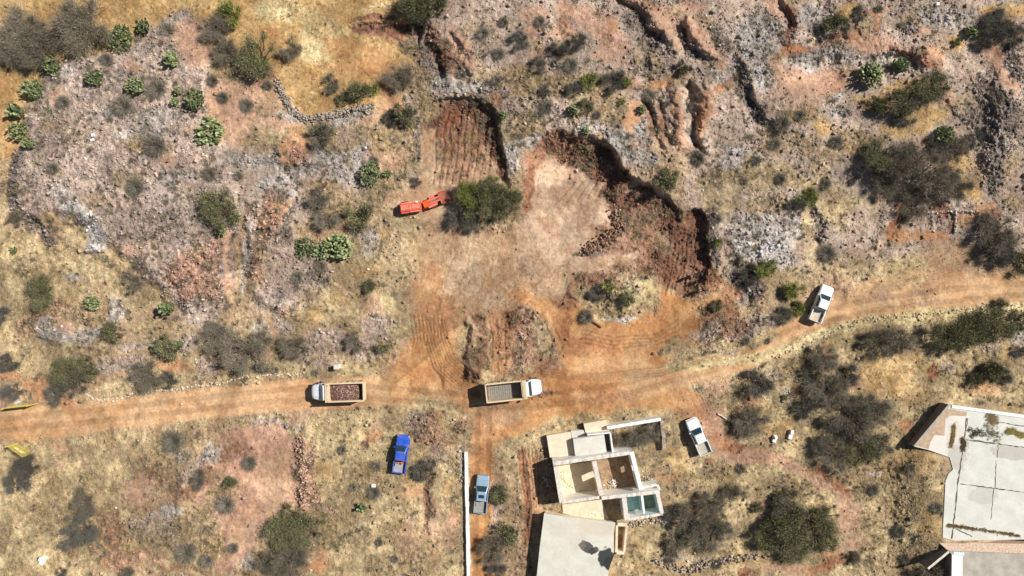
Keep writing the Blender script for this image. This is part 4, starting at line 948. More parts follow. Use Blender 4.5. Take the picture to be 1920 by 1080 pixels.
# boundary wall in an L behind the ruin
lw = empty('garden_wall', P(1190, 800, 0), 0, 'L-shaped wall behind the ruin, white plaster side with a crumbling stone end', 'wall')
wall(lw, 'plastered_wall', z1(745,138), z1(1252,56), .42, 1.7, M_PLA, M_PLA, rag=.03)
wall(lw, 'stone_wall', z1(1262,70), z1(1288,345), .5, .9, M_STN, M_STN, rag=.22, lab='low crumbling bare stone end of the wall')
loc_children(lw)
wr = empty('white_wall', P(876, 960, 0), 0, 'long low white-painted wall running down beside the blue-grey pickup', 'wall')
mat('white_paint', (236,232,222), .85, var=.10, scale=1.5)
wpts = [(873.5,848),(874.5,880),(874.9,912),(876.2,950),(876.4,985),(877.6,1020),(877.9,1060),(879,1200)]
for i_ in range(7): wall(wr, 'wall', wpts[i_], wpts[i_+1], .42 + .05 * (i_ % 3), .5 + .004 * i_, M_PLA, bpy.data.materials['white_paint'], rag=.03)
loc_children(wr)
def z2(X, Y): return (980 + X / 7.2, 930 + Y / 7.2)
tank = empty('concrete_slab_roof', P(1080, 1040, 0), 0, 'low building with a smooth pale concrete roof stained by black tar below the ruin', 'building')
t, M_ROOF = None, mat('pale_roof', (206,202,186), .8, var=.10, scale=.45)
nt_ = M_ROOF.node_tree; bsdf = nt_.nodes['Principled BSDF']; src = bsdf.inputs['Base Color'].links[0].from_socket
def stain(mt, centres, dark, src):
    """spilled tar patches: soft-edged ellipses in object space, ragged by noise"""
    n_ = mt.node_tree; Nn, Ll = n_.nodes, n_.links; tc_ = Nn.new('ShaderNodeTexCoord'); no = Nn.new('ShaderNodeTexNoise'); no.inputs['Scale'].default_value = 1.6; no.inputs['Detail'].default_value = 8
    Ll.new(tc_.outputs['Object'], no.inputs['Vector'])
    for (x, y, rx, ry, an, k) in centres:
        mp = Nn.new('ShaderNodeMapping'); mp.vector_type = 'TEXTURE'; mp.inputs['Location'].default_value = (x, y, 0); mp.inputs['Rotation'].default_value = (0, 0, R(an)); mp.inputs['Scale'].default_value = (rx, ry, 1e3)
        Ll.new(tc_.outputs['Object'], mp.inputs['Vector']); ln = Nn.new('ShaderNodeVectorMath'); ln.operation = 'LENGTH'; Ll.new(mp.outputs[0], ln.inputs[0])
        a_ = Nn.new('ShaderNodeMath'); a_.operation = 'MULTIPLY_ADD'; Ll.new(no.outputs[0], a_.inputs[0]); a_.inputs[1].default_value = .9; Ll.new(ln.outputs['Value'], a_.inputs[2])
        r_ = Nn.new('ShaderNodeMapRange'); r_.inputs[1].default_value = 1.38; r_.inputs[2].default_value = 1.28; r_.inputs[4].default_value = k; Ll.new(a_.outputs[0], r_.inputs[0])
        mx = Nn.new('ShaderNodeMix'); mx.data_type = 'RGBA'; Ll.new(r_.outputs[0], mx.inputs['Factor']); Ll.new(src, mx.inputs['A']); mx.inputs['B'].default_value = (*lin(dark), 1); src = mx.outputs['Result']
    Ll.new(src, n_.nodes['Principled BSDF'].inputs['Base Color']); return src
H_T = 1.7
def wl(px, py, h=H_T): p = P(px, py, h); return p.x, p.y
src = stain(M_ROOF, [(*wl(1101,1026), 1.5, .8, -35, .93), (*wl(1113,1032), .8, .5, 20, .9)], (58,58,56), src)
src = stain(M_ROOF, [(*wl(1137,1046), 1.35, 1.5, 0, .97), (*wl(1143,1056), .9, 1.2, 0, .97)], (40,42,42), src)
src = stain(M_ROOF, [(*wl(1070,1000), 3, 3, 0, .15), (*wl(1120,990), 3.4, 1.1, -10, .35)], (204,180,150), src)
slab(tank, 'roof', [(290,235),(560,275),(1250,360),(1232,520),(1230,660),(1235,800),(1172,965),(1150,1080),(1105,1900),(110,1900),(190,1080),(230,700)], H_T, H_T - .22, M_ROOF, conv=z2)
slab(tank, 'wall', [(305,255),(560,292),(1235,378),(1215,660),(1155,960),(1090,1880),(130,1880),(210,1080)], H_T - .224, -.3, M_CRM, conv=z2)
loc_children(tank)
tr = empty('concrete_trough', P(1162, 1008, 0), 0, 'narrow tan walled box with a dark open slot beside the concrete roof slab', 'trough')
for a, b_ in [((1275,400),(1265,760)), ((1405,410),(1372,760))]: wall(tr, 'side_wall', z2(*a), z2(*b_), .3, 1.3, M_CRM, M_CRM, rag=.01)
for a, b_ in [((1283,385),(1400,392)), ((1268,765),(1372,770))]: wall(tr, 'end_wall', z2(*a), z2(*b_), .45, 1.26, M_CRM, M_CRM, rag=.01)
loc_children(tr)

# ------------------------------------------------------------------ the big raised platform on the right
def z3(X, Y): return (1690 + X / 6.75, 740 + Y / 6.75)
def z4(X, Y): return (1690 + X / 8.35, 960 + Y / 8.35)
H_P = 1.6
plat = empty('concrete_platform', P(1850, 890, 0), 0, 'large raised pale concrete platform with cracked joints and weeds at the right edge', 'platform')
M_TOP = mat('weathered_concrete_top', (206,204,192), .85, var=.10, scale=.55)
s0 = M_TOP.node_tree.nodes['Principled BSDF'].inputs['Base Color'].links[0].from_socket
s0 = stain(M_TOP, [(*wl(*z3(1400,740),H_P), 3.2, 1.1, -8, .5), (*wl(1843,930,H_P), 2.2, 1.3, 0, .35), (*wl(*z3(700,620),H_P), 1.6, 4, 8, .5)], (160,150,140), s0)
s0 = stain(M_TOP, [(*wl(*z3(450,600),H_P), 3, 2, 20, .4), (*wl(*z3(700,420),H_P), 1.6, 3, 0, .5)], (232,218,204), s0)
edge = [z3(600,130), z3(880,170), z3(1552,262), (2060,803), (2060,1028), z4(1920,430), z4(830,448), z4(648,400), z4(655,200), (1770,960), z3(560,1090), z3(600,1000), z3(655,945), z3(615,795), z3(345,700), z3(160,655)]
slab(plat, 'deck', edge, H_P, -.3, [M_TOP], conv=None)
slab(plat, 'earth_fill', [z3(585,175), z3(835,218), z3(820,275), z3(640,262), z3(560,300), z3(545,520), z3(420,510), z3(370,600), z3(345,690), z3(190,650)], H_P + .012, H_P - .1, mat('earth_fill', (184,158,130), .95, var=.2, scale=2, bump=.5), 'brown earth fill along the slanting edge', conv=None)
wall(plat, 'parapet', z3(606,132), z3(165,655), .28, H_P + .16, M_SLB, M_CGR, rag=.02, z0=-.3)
wall(plat, 'parapet', z3(640,150), z3(2300,380), .42, H_P + .12, M_PLA, mat('bright_coping', (232,234,226), .8, var=.06), rag=.01, z0=H_P - .3)
bm = B()
for a, b_, wd in [((1815,759+25),(1807,825),.05),(z3(825,570),z3(1552,668),.09),(z3(775,720),z3(720,1080),.1),(z3(720,1080),(1787,990),.09),((1800,960-53),(1920,923),.08),(z3(1225,640),z3(1215,800),.06),(z3(820,290),z3(805,520),.06),((1863,916),(1858,975),.05),(z3(1060,320),z3(2300,520),.07),(z4(850,260),z4(1110,385),.07),((1787,990),z4(790,420),.09),((1868,862),(1866,915),.05),((1920,923),(2050,948),.07)]:
    A, Q = P(*a, H_P), P(*b_, H_P); d = Q - A; Ln = d.length; d.normalize(); nr = Vector((-d.y, d.x, 0)); k = max(2, int(Ln / .35)); pr = None
    for i in range(k + 1):
        c_ = A + d * Ln * i / k + nr * random.uniform(-.05, .05); ww = wd * random.uniform(.25, 1.3); q = (bm.verts.new((*(c_ - nr * ww).xy, H_P + .018)), bm.verts.new((*(c_ + nr * ww).xy, H_P + .018)))
        if pr: bm.faces.new((pr[0], q[0], q[1], pr[1]))
        pr = q
bm_obj('joints', bm, mat('crack_dirt', (92,84,70), .95, var=.4, scale=3), plat)
loc_children(plat)
def weeds(name, lab, line, h, n, wid, col, root=None):
    p = [P(x, y, h) for x, y in line]; pts = []
    for _ in range(n):
        i = random.randrange(len(p) - 1); q = p[i].lerp(p[i + 1], random.random()); pts.append((q.x + random.gauss(0, wid), q.y + random.gauss(0, wid), h))
    vv, ff, cc = blades(np.array(pts), 8, np.full(n, .32), .02, .8, np.array([lin(col)] * n) * rng.uniform(.6, 1.2, n)[:, None], .25, .8)
    o = link(name, np_mesh(name, vv, ff, 3, cc), bpy.data.materials['straw']); return tag(o, lab, 'weeds')
weeds('joint_weeds', 'strip of dry weeds in the left joint of the concrete platform', [z3(665,380), z3(650,540), z3(625,660)], H_P, 200, .09, (160,140,84))
weeds('joint_weeds', 'strip of brown weeds in the lower joint of the concrete platform', [z4(730,205), z4(1000,240), z4(1400,300), z4(1850,370)], H_P, 300, .08, (140,118,76))
weeds('joint_weeds', 'small tuft of dark weeds at the middle joint of the platform', [z3(770,560), z3(790,620), z3(775,700)], H_P, 160, .12, (110,96,66))
weeds('joint_weeds', 'long band of yellow weeds near the upper right of the platform', [z3(1330,460), z3(1420,470), z3(1560,530)], H_P, 260, .2, (176,160,100))
weeds('joint_weeds', 'round clump of dry weeds near the upper edge of the platform', [z3(1120,260), z3(1170,310), z3(1150,340)], H_P, 220, .35, (170,150,110))
weeds('joint_weeds', 'green weeds growing over the middle of the platform', [z3(1050,450), z3(1150,480), z3(1200,590)], H_P, 90, .55, (140,140,104))
weeds('joint_weeds', 'straggling dark creeper lying along the upper joint of the platform', [z3(830,430), z3(1000,470), z3(880,520), z3(1250,480)], H_P, 120, .18, (110,100,84))
H_Q = 2.6
low = empty('stone_building', P(1850, 1060, 0), 0, 'flat-roofed stone building with a slanting wing wall at the bottom right corner', 'building')
slab(low, 'roof', [z4(742,612), z4(2900,700), z4(2900,2600), z4(780,2600), z4(780,1050), z4(788,660)], H_Q, H_Q - .2, mat('grey_roof', (172,164,150), .9, var=.2, scale=.9), conv=None)
slab(low, 'stone_wall', [z4(748,622), z4(2880,710), z4(2880,2580), z4(800,2580), z4(800,664)], H_Q - .205, -.3, M_STN, conv=None)
slab(low, 'white_coping', [z4(792,664), z4(960,690), z4(945,2580), z4(782,2580)], H_Q + .03, H_Q - .02, M_PLA, conv=None)
slab(low, 'coping', [z4(820,622), z4(990,634), z4(985,690), z4(960,686), z4(815,664)], H_Q + .05, H_Q - .02, mat('bluish_paint', (208,220,220), .8, var=.08), conv=None)
bm = B(); sec = []
for (xb, yb), (xt, yt) in ((z4(572,468), z4(744,612)), (z4(2900,520), z4(2900,700))):
    b0, t0 = P(xb, yb, 1.4), P(xt, yt, H_Q - .21); sec.append([(b0.x, b0.y, -.3), (b0.x, b0.y, 1.4), (t0.x, t0.y, H_Q - .21), (t0.x, t0.y, -.3)])
loft(bm, sec); o = bm_obj('stone_batter', bm, mat('pink_stonework', (198,174,152), .95, var=.3, scale=5, bump=1.), low)
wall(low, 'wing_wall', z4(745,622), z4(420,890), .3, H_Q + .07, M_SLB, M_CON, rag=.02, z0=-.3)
loc_children(low)

# ------------------------------------------------------------------ dry stone walls and edging stones
def stone_row(name, lab, cat, line, n, r0, r1, wid, hgt, colr, seed=3):
    g = random.Random(seed); u_, v_, zz = [], [], []
    ls = [math.dist(a, b_) for a, b_ in zip(line[:-1], line[1:])]; tot = sum(ls)
    for _ in range(n):
        s = g.uniform(0, tot); i = 0
        while s > ls[i] and i < len(ls) - 1: s -= ls[i]; i += 1
        t_ = s / ls[i]; u_.append(line[i][0] + (line[i+1][0] - line[i][0]) * t_ + g.gauss(0, wid)); v_.append(line[i][1] + (line[i+1][1] - line[i][1]) * t_ + g.gauss(0, wid)); zz.append(g.uniform(0, hgt))
    u_, v_ = np.array(u_), np.array(v_); vv, ff, cc = stones(u_, v_, rng.uniform(r0, r1, n)); vv[:, 2] += np.repeat(zz, 8)
    base = lin(colr); cc = np.repeat(base[None] * np.exp(rng.normal(0, .28, (n, 1))), 8, 0)
    return tag(link(name, np_mesh(name, vv, ff, 4, np.clip(cc, 0, .8)), MR), lab, cat)
stone_row('dry_stone_wall', 'curving dry stone wall of grey-white stones round the foot of the golden meadow', 'stone wall', [(520,152),(530,178),(540,196),(556,212),(572,224),(600,220),(628,216),(650,208),(672,204),(700,200)], 800, .09, .22, 3.4, .3, (158,146,134), 3)
stone_row('stone_foundation', 'thin rectangular outline of ruined white stone foundations right of the red gully', 'foundation', [(1703,394),(1740,398),(1790,396),(1834,397),(1836,430),(1838,468),(1836,430),(1834,397),(1790,396),(1792,420),(1789,436),(1792,420),(1790,396),(1746,398),(1750,438)], 330, .08, .17, 1.0, .2, (204,194,180), 5)
stone_row('stone_windrow', 'long heap of pinkish stones in a line beside the bare pink slope', 'stone heap', [(566,822),(562,850),(570,880),(576,905),(568,930),(566,952)], 230, .08, .24, 5.5, .1, (186,152,130), 8)
stone_row('stone_windrow', 'ragged line of pale stones at the foot of the ruin\'s small annex', 'stone heap', [(1180,984),(1210,980),(1240,972),(1262,1000)], 130, .1, .22, 3, .2, (186,170,150), 9)
stone_row('stone_windrow', 'broken row of grey stones below the large dark bushes at the bottom', 'stone heap', [(1225,1050),(1260,1064),(1300,1066),(1330,1056),(1380,1046),(1440,1040)], 230, .1, .3, 3, .2, (160,144,128), 10)
stone_row('stone_windrow', 'curved ridge of brown clods and stones between the two lobes of the big cut', 'stone heap', [(1150,400),(1165,425),(1140,445),(1118,460),(1095,472)], 330, .1, .25, 5, .3, (150,118,96), 12)
for lab_, ln_, n_ in [('scattered stones and broken plaster on the floor of the ruin\'s west room', [z1(300,560), z1(400,700), z1(420,780)], 40), ('debris strewn on the earth floor of the ruin\'s east room', [z1(720,600), z1(740,720), z1(900,690)], 70),
  ('fallen stones in the dark shadow west of the ruin', [z1(170,620), z1(200,690)], 60), ('loose bricks on the pale strip south of the ruin', [z1(460,930), z1(600,960), z1(720,960)], 80), ('bits of fallen masonry on the ruin\'s east side', [z1(1090,520), z1(1100,600), z1(1180,640)], 62)]:
    tag(stone_row('fallen_masonry', lab_, 'debris', ln_, n_, .05, .17, 3.2, .08, (206,190,166), 20 + n_), kind='stuff')
def boulder_mesh(seed, r=.2):
    g = np.random.default_rng(seed); bm = B(); bmesh.ops.create_icosphere(bm, subdivisions=2, radius=r)
    a = g.normal(size=(5, 3)); a /= np.linalg.norm(a, axis=1)[:, None]
    for v_ in bm.verts:
        for n_ in a:
            d = v_.co.dot(Vector(n_)); lim = r * .68
            if d > lim: v_.co -= Vector(n_) * (d - lim)
        v_.co *= 1 + g.uniform(-.05, .05)
    me = bpy.data.meshes.new('boulder'); bm.to_mesh(me); bm.free(); return me
M_WS = mat('whitewashed_stone', (208,190,164), .9, var=.15, scale=6, objvar=.15); M_BO = mat('pale_boulder', (200,188,174), .9, var=.2, scale=5, bump=.5, objvar=.25)
BM = [boulder_mesh(s) for s in range(6)]; BW = [m_.copy() for m_ in BM]
for m_ in BM: m_.materials.append(M_BO)
for m_ in BW: m_.materials.append(M_WS)
def row(line, n, lab, grp, wid=1.2, s0=.45, s1=1.0):
    ls = [math.dist(a, b_) for a, b_ in zip(line[:-1], line[1:])]; tot = sum(ls)
    for k in range(n):
        s = tot * (k + random.random() * .7) / n; i = 0
        while s > ls[i] and i < len(ls) - 1: s -= ls[i]; i += 1
        t_ = s / ls[i]; x = line[i][0] + (line[i+1][0] - line[i][0]) * t_ + random.gauss(0, wid); y = line[i][1] + (line[i+1][1] - line[i][1]) * t_ + random.gauss(0, wid)
        o = link('edging_stone', random.choice(BW)); o.location = ground(x, y, .08) + Vector((0, 0, .05)); o.rotation_euler = [random.uniform(0, 6) for _ in range(3)]; q = random.uniform(s0, s1); o.scale = (q * 1.2, q, q * .8); tag(o, lab, 'stone', grp)
row([(160,738),(172,746),(190,752),(208,748),(220,748),(240,742),(262,735),(285,732),(330,730),(370,724),(420,718),(450,710),(478,702)], 100, 'small white stone in the row edging the upper side of the left road', 'white stones edging the left road')
row([(482,706),(505,702),(540,702),(570,700)], 22, 'small white stone edging the road just left of the loaded dump truck', 'white stones left of the loaded truck')
row([(1450,672),(1480,658),(1520,640),(1550,630),(1580,614),(1620,600),(1680,592),(1740,590),(1800,582),(1860,574),(1915,570)], 95, 'small white stone in the row edging the lower side of the right road', 'white stones edging the right road', 2.0, .4, .95)
BL_ = "460 292 3;640 492 2.4;1440 1014 2;1155 1035 0;1302 1038 3;1158 1058 3.4;1168 1060 3;1268 1058 3.4;1290 1052 2.6;115 612 3.6;598 618 3;606 624 2.6;616 625 2.4;1298 852 2;1070 92 2;1156 112 1.6;1480 495 2;1155 394 2.4;1162 394 2.2;298 895 2.6;300 830 2;217 952 2.4;1652 718 2.6;1665 745 2.2;1668 758 2;1480 735 2.4;1475 728 2;183 758 0;350 285 1.6;152 478 0;185 470 3.4;195 483 2;288 484 2.4;690 505 3;1622 300 2.4;1632 296 2.2;1610 323 2.2;1634 322 2;1766 386 2.6;1843 348 2;1508 520 2;738 490 2;1324 29 2;1510 252 4;1545 228 2.6;1340 340 2.4;1318 357 2.6;1695 1013 2;1715 1004 1.8;1270 915 1.6;1852 68 2;1895 60 3;845 884 2.4;583 1070 2.8;588 1022 2;1430 560 2;780 790 1.6;700 402 2;738 374 1.8;366 674 2.6;368 680 2;450 878 0;1798 648 2;1812 656 1.8;1812 702 1.8;1858 720 1.8;1690 745 1.6;1485 950 1.4"
for q in BL_.split(';'):
    x, y, r_ = map(float, q.split())
    if r_ < 1: continue
    o = link('boulder', random.choice(BM)); o.location = ground(x, y, .1) + Vector((0, 0, .05)); o.rotation_euler = [random.uniform(0, 6) for _ in range(3)]; s_ = r_ / PPM / .2; o.scale = (s_ * 1.15, s_, s_ * .8)
    tag(o, 'pale boulder lying %s' % where(x, y), 'boulder', 'pale boulders')

# ------------------------------------------------------------------ small pale blocks, markers, posts, timber
def block(name, lab, cat, x, y, sx, sy, h, rz, m, root=None):
    bm = B(); bx(bm, -sx/2, sx/2, -sy/2, sy/2, -.2, h); o = bm_obj(name, bm, m, None, .02); o.location = ground(x, y, h); o.rotation_euler.z = R(rz); return tag(o, lab, cat)
M_WB = mat('white_painted_block', (232,230,222), .8, var=.08)
block('white_block', 'upper of two white blocks on the pink rubble terrace', 'block', 173, 253, .42, .42, .3, 10, M_WB)
block('white_block', 'lower of two white blocks on the pink rubble terrace', 'block', 172, 262, .48, .36, .28, 20, M_WB)
block('white_block', 'single white block near the top edge above the right hill', 'block', 1759, 7, .42, .4, .35, 0, M_WB)
block('white_block', 'single white square block below left of the blue pickup', 'block', 700, 911, .55, .5, .25, 0, M_WB)
block('pale_block', 'round pale block right of the blue pickup near the white wall', 'block', 842, 884, .4, .36, .25, 30, M_BO)
block('flat_slab', 'grey rectangular concrete slab lying by the upper yellow gate leaf', 'slab', 28, 749, .7, 1.3, .15, 32, M_CON)
for x, y, lab in ((1451, 822, 'left one of the pair of small white monuments in the dry grass'), (1481, 814, 'right one of the pair of small white monuments in the dry grass')):
    r0 = empty('small_monument', ground(x, y), R(-14), lab, 'monument')
    bm = B(); bx(bm, -.26, .26, -.5 if x < 1460 else -.62, .5 if x < 1460 else .02, -.2, .4); bm_obj('plinth', bm, M_WB, r0, .02)
    bm = B(); bx(bm, -.2, .2, .1 if x < 1460 else .1, .36 if x < 1460 else .66, .402 if x < 1460 else -.2, .75 if x < 1460 else .6); bm_obj('headstone', bm, M_WB, r0, .02)
for x, y, lab, ds in ((84, 1048, 'pair of white box and post casting a shadow at the bottom left', 1),):
    r0 = empty('white_boxes', ground(x, y), R(-25), lab, 'box'); bm = B(); bx(bm, -.35, .35, 0, .5, -.2, 1.0); bm_obj('tall_box', bm, M_WB, r0, .03); bm = B(); bx(bm, -.3, .3, -.65, -.15, -.2, .6); bm_obj('short_box', bm, M_WB, r0, .03)
r0 = empty('white_pillar', ground(631, 688, 1.0), R(4), 'white square stone pillar box by the road above the loaded truck', 'pillar')
bm = B(); bx(bm, -.32, .32, -.28, .28, -.2, 1.1); bm_obj('shaft', bm, M_WB, r0, .03); bm = B(); bx(bm, -.36, .36, -.32, .32, 1.103, 1.2); bm_obj('cap', bm, M_CON, r0, .02)
def logg(name, lab, a, b_, r_, col, branches=0):
    A, Q = ground(*a), ground(*b_); A.z += r_; Q.z += r_; r0 = empty(name, A, 0, lab, 'log'); A0 = Vector((0, 0, 0)); Q0 = Q - A
    V_, F_ = tube([A0, Q0 * .33 + Vector((.04, .05, 0)), Q0 * .7 + Vector((-.03, .04, .02)), Q0], [r_, r_ * .9, r_ * .75, r_ * .5], 7)
    me = bpy.data.meshes.new('stem'); me.from_pydata([tuple(v_) for v_ in V_], [], F_ + [tuple(range(7))[::-1], tuple(range(21, 28))]); link('stem', me, mat('timber_' + name, col, .9, var=.3, scale=6), r0)
    return r0, Q0
r0, e0 = logg('fallen_tree', 'uprooted small tree lying on orange dirt left of the yellow-grass mound', (1127,614), (1104,598), .13, (110,76,56))
RR, ms = proto('S', 1)[0]; c0 = link('dead_crown', ms[0][1], None, r0); c0.location = e0 * 1.2; c0.scale = (.75, .75, .8)
logg('dead_log', 'bleached grey log on the bank right of the ruin\'s white pickup', (1345,776), (1362,786), .14, (190,180,166))
logg('dead_log', 'thin bare fallen branch at the left road bank near the thorn bushes', (452,712), (462,722), .06, (90,74,60))
logg('dead_log', 'dark fallen branch beside the red soil patch in the lower right', (1552,893), (1572,886), .1, (84,68,58))
logg('dead_log', 'pale thin branch in the scrub at the bottom left', (262,1046), (267,1036), .06, (200,188,170))

# ------------------------------------------------------------------ yellow slatted gates
M_YEL = mat('yellow_paint', (206,188,92), .5, var=.1, scale=4); M_SGN = mat('white_sign', (236,236,232), .6, var=.03)
def gate(lab, foot_a, foot_b, hgt, sign):
    A, Q = ground(*foot_a), ground(*foot_b); Q.z = A.z; d = Q - A; Ln = d.length; r0 = empty('yellow_gate', A, math.atan2(d.y, d.x), lab, 'gate')
    bm = B(); n = 8
    for k in range(n):
        z_ = .12 + (hgt - .18) * k / (n - 1); bx(bm, 0.03, Ln - .03, -.03, .03, z_ - .03, z_ + .03)
    bm_obj('bars', bm, M_YEL, r0)
    bm = B()
    for x in (0, Ln / 2, Ln): bx(bm, x - .035, x + .035, -.042, .042, .03, hgt + .04)
    bm_obj('frame', bm, M_YEL, r0)
    if sign:
        for x in (.30, .62):
            bm = B(); bx(bm, Ln * x - .3, Ln * x + .28, -.062, -.046, hgt * .42, hgt * .66); bm_obj('sign_panel', bm, M_SGN, r0)
    bm = B(); cyl(bm, (-.12, 0, hgt * .5), .07, hgt + .3, 'z', 8); bm_obj('gate_post', bm, M_YEL, r0)
    return r0
gate('lower open leaf of the yellow slatted gate, facing up, with two white sign panels', (34,832), (61,850), 1.9, True)
gate('upper open leaf of the yellow slatted gate, seen edge-on at the road', (68,757), (22,762), 1.9, False)

# ------------------------------------------------------------------ vehicles
M_GLS = mat('dark_glass', (40,62,66), .08, var=.1); M_TYR = mat('tyre_rubber', (34,33,32), .85, var=.15); M_RIM = mat('steel_rim', (150,148,142), .4, .6, var=.1)
M_BLK = mat('black_plastic', (34,34,36), .6, var=.1); M_CHR = mat('grey_bumper', (150,152,152), .4, .4); M_HL = mat('headlight_lens', (226,230,232), .15); M_TLI = mat('red_lens', (170,30,24), .3)
M_BED = mat('bed_liner', (176,168,148), .8, var=.2, scale=4)
def wheel(root, x, y, r_, wd, z=None):
    z = r_ if z is None else z; bm = B(); cyl(bm, (x, y, z), r_, wd, 'y', 20); w_ = bm_obj('wheel', bm, M_TYR, root, .02)
    bm = B(); s = 1 if y > 0 else -1; cyl(bm, (x, y + s * wd * .42, z), r_ * .58, wd * .22, 'y', 14); bm_obj('rim', bm, M_RIM, w_)
def quadp(bm, pts, th=.012):
    a, b_, c_, d = map(Vector, pts); n = (b_ - a).cross(d - a).normalized() * th
    v_ = [bm.verts.new(p + n) for p in (a, b_, c_, d)] + [bm.verts.new(p - n) for p in (a, b_, c_, d)]
    for f in [(0,1,2,3),(7,6,5,4),(0,4,5,1),(1,5,6,2),(2,6,7,3),(3,7,4,0)]: bm.faces.new([v_[i] for i in f])
def ring(x, hw, zb, zt, k=.86):
    return [(x,-hw*.9,zb),(x,-hw,zb+.18),(x,-hw,zt-.2),(x,-hw*.97,zt-.08),(x,-hw*k,zt),(x,-hw*.4,zt+.025),(x,hw*.4,zt+.025),(x,hw*k,zt),(x,hw*.97,zt-.08),(x,hw,zt-.2),(x,hw,zb+.18),(x,hw*.9,zb)]
def pickup(lab, px, py, fx, fy, colr, L_=5.2, sunroof=False, bedm=M_BED, rough=.3):
    g = ground(px, py, .9); rz = math.atan2(-fy, fx); root = empty('pickup_truck', g, rz, lab, 'pickup truck', None); hw = .92; f = L_ / 2
    mp = mat('car_paint', colr, rough, var=.05, scale=2, coat=.4, dust=.3)
    bm = B(); loft(bm, [ring(-.78, hw, .42, 1.10), ring(0, hw, .42, 1.1), ring(.9, hw, .42, 1.1), ring(1.1, hw, .42, 1.10), ring(f-.5, hw*.97, .42, 1.04), ring(f-.2, hw*.92, .45, .98), ring(f-.04, hw*.80, .5, .88)]); bm_obj('body', bm, mp, root, smooth=False)
    # cab
    bot = [(-.80,-.84),(-.80,.84),(1.10,.84),(1.28,.6),(1.28,-.6),(1.10,-.84)]; top = [(-.70,-.66),(-.70,.66),(.38,.66),(.50,.5),(.50,-.5),(.38,-.66)]
    bm = B(); loft(bm, [[(x, y, 1.10) for x, y in bot], [(x*.985, y*.97, 1.25) for x, y in bot], [(x, y, 1.68) for x, y in top], [(x*.93-.01, y*.88, 1.735) for x, y in top]]); cab = bm_obj('cab', bm, mp, root, .015)
    bm = B(); quadp(bm, [(1.245,-.70,1.26),(1.245,.70,1.26),(.585,.56,1.65),(.585,-.56,1.65)], .03); bm_obj('windshield', bm, M_GLS, root)
    bm = B(); quadp(bm, [(-.775,-.66,1.28),(-.775,.66,1.28),(-.715,.56,1.62),(-.715,-.56,1.62)], .018); bm_obj('rear_window', bm, M_GLS, root)
    for s in (-1, 1):
        for a, b_ in ((-.62, .1), (.16, .95)):
            bm = B(); quadp(bm, [(a,s*.825,1.24),(b_,s*.825,1.24),(min(b_,.36),s*.70,1.63),(a+.02,s*.70,1.63)], .025); bm_obj('side_window', bm, M_GLS, root)
        bm = B(); bx(bm, .92, 1.06, s*1.0-.1, s*1.0+.1, 1.12, 1.30); bm_obj('mirror', bm, mp, root, .03)
        bm = B(); bx(bm, f-.2, f-.06, s*.68-.13, s*.68+.13, .74, .88); bm_obj('headlight', bm, M_HL, root, .02)
        bm = B(); bx(bm, -f-.012, -f+.1, s*.84-.07, s*.84+.07, .72, 1.02); bm_obj('tail_light', bm, M_TLI, root)
        for x in (-f+1.05, f-.95): wheel(root, x, s*.80, .38, .25)
    if sunroof:
        bm = B(); bx(bm, -.28, .18, -.40, .40, 1.72, 1.752); bm_obj('sunroof', bm, M_GLS, root)
    # load bed: floor, two sides, front wall and tailgate round an open box
    bm = B(); bx(bm, -f+.06, -.80, -.78, .78, .52, .66); bm_obj('bed_floor', bm, bedm, root)
    bm = B()
    for s in (-1, 1): bx(bm, -f+.02, -.782, min(s*.785, s*hw), max(s*.785, s*hw), .42, 1.08)
    bx(bm, -.86, -.785, -.783, .783, .665, 1.07); bm_obj('bed_sides', bm, mp, root, .02)
    bm = B(); bx(bm, -f, -f+.055, -.88, .88, .55, 1.06); bm_obj('tailgate', bm, mp, root, .015)
    bm = B(); bx(bm, -f-.12, -f-.005, -.82, .82, .40, .56); bm_obj('rear_bumper', bm, M_CHR, root, .02)
    bm = B(); bx(bm, f-.06, f+.06, -.72, .72, .42, .60); bm_obj('front_bumper', bm, M_CHR if sunroof else mp, root, .03)
    return root
pickup('white crew-cab pickup parked nose up at the bend of the right road', 1540.5, 569.5, .36, -.93, (238,240,242))
pickup('white pickup parked nose up on the dry grass beside the roofless ruin', 1310, 819, -.40, -.92, (232,236,240))
bp_ = pickup('bright blue pickup standing alone on dry grass below the loaded truck', 752, 852, .13, -.99, (26,84,194), bedm=mat('grey_bed', (160,160,158), .7, var=.15))
gp = pickup('blue-grey pickup with a sunroof parked along the white wall', 903, 927, .09, -.99, (140,166,186), sunroof=True, bedm=mat('ribbed_bed', (150,146,136), .7, var=.15))
bm = B()
for k in range(9): bx(bm, -2.5, -.9, -.72 + k*.17, -.66 + k*.17, .662, .69)
bm_obj('bed_ribs', bm, mat('bed_rib', (176,170,158), .7), gp)
def in_bed(root, x, y, z): return root.matrix_basis @ Vector((x, y, z))
bm = B()
for k in range(7): v_ = bx(bm, -.16, .16, -.12, .12, -.08, .08); bmesh.ops.rotate(bm, verts=v_, cent=(0,0,0), matrix=Matrix.Rotation(k, 3, 'Z')); bmesh.ops.translate(bm, verts=v_, vec=(random.uniform(-.15,.15), random.uniform(-.4,.4), random.uniform(.08,.22)))
o = bm_obj('tool_pile', bm, mat('orange_gear', (206,110,50), .7, var=.4, scale=9), None, .02); o.location = in_bed(bp_, -1.1, .1, .67); o.rotation_euler.z = bp_.rotation_euler.z; tag(o, 'small pile of orange gear in the bed of the blue pickup', 'gear')
wp = None
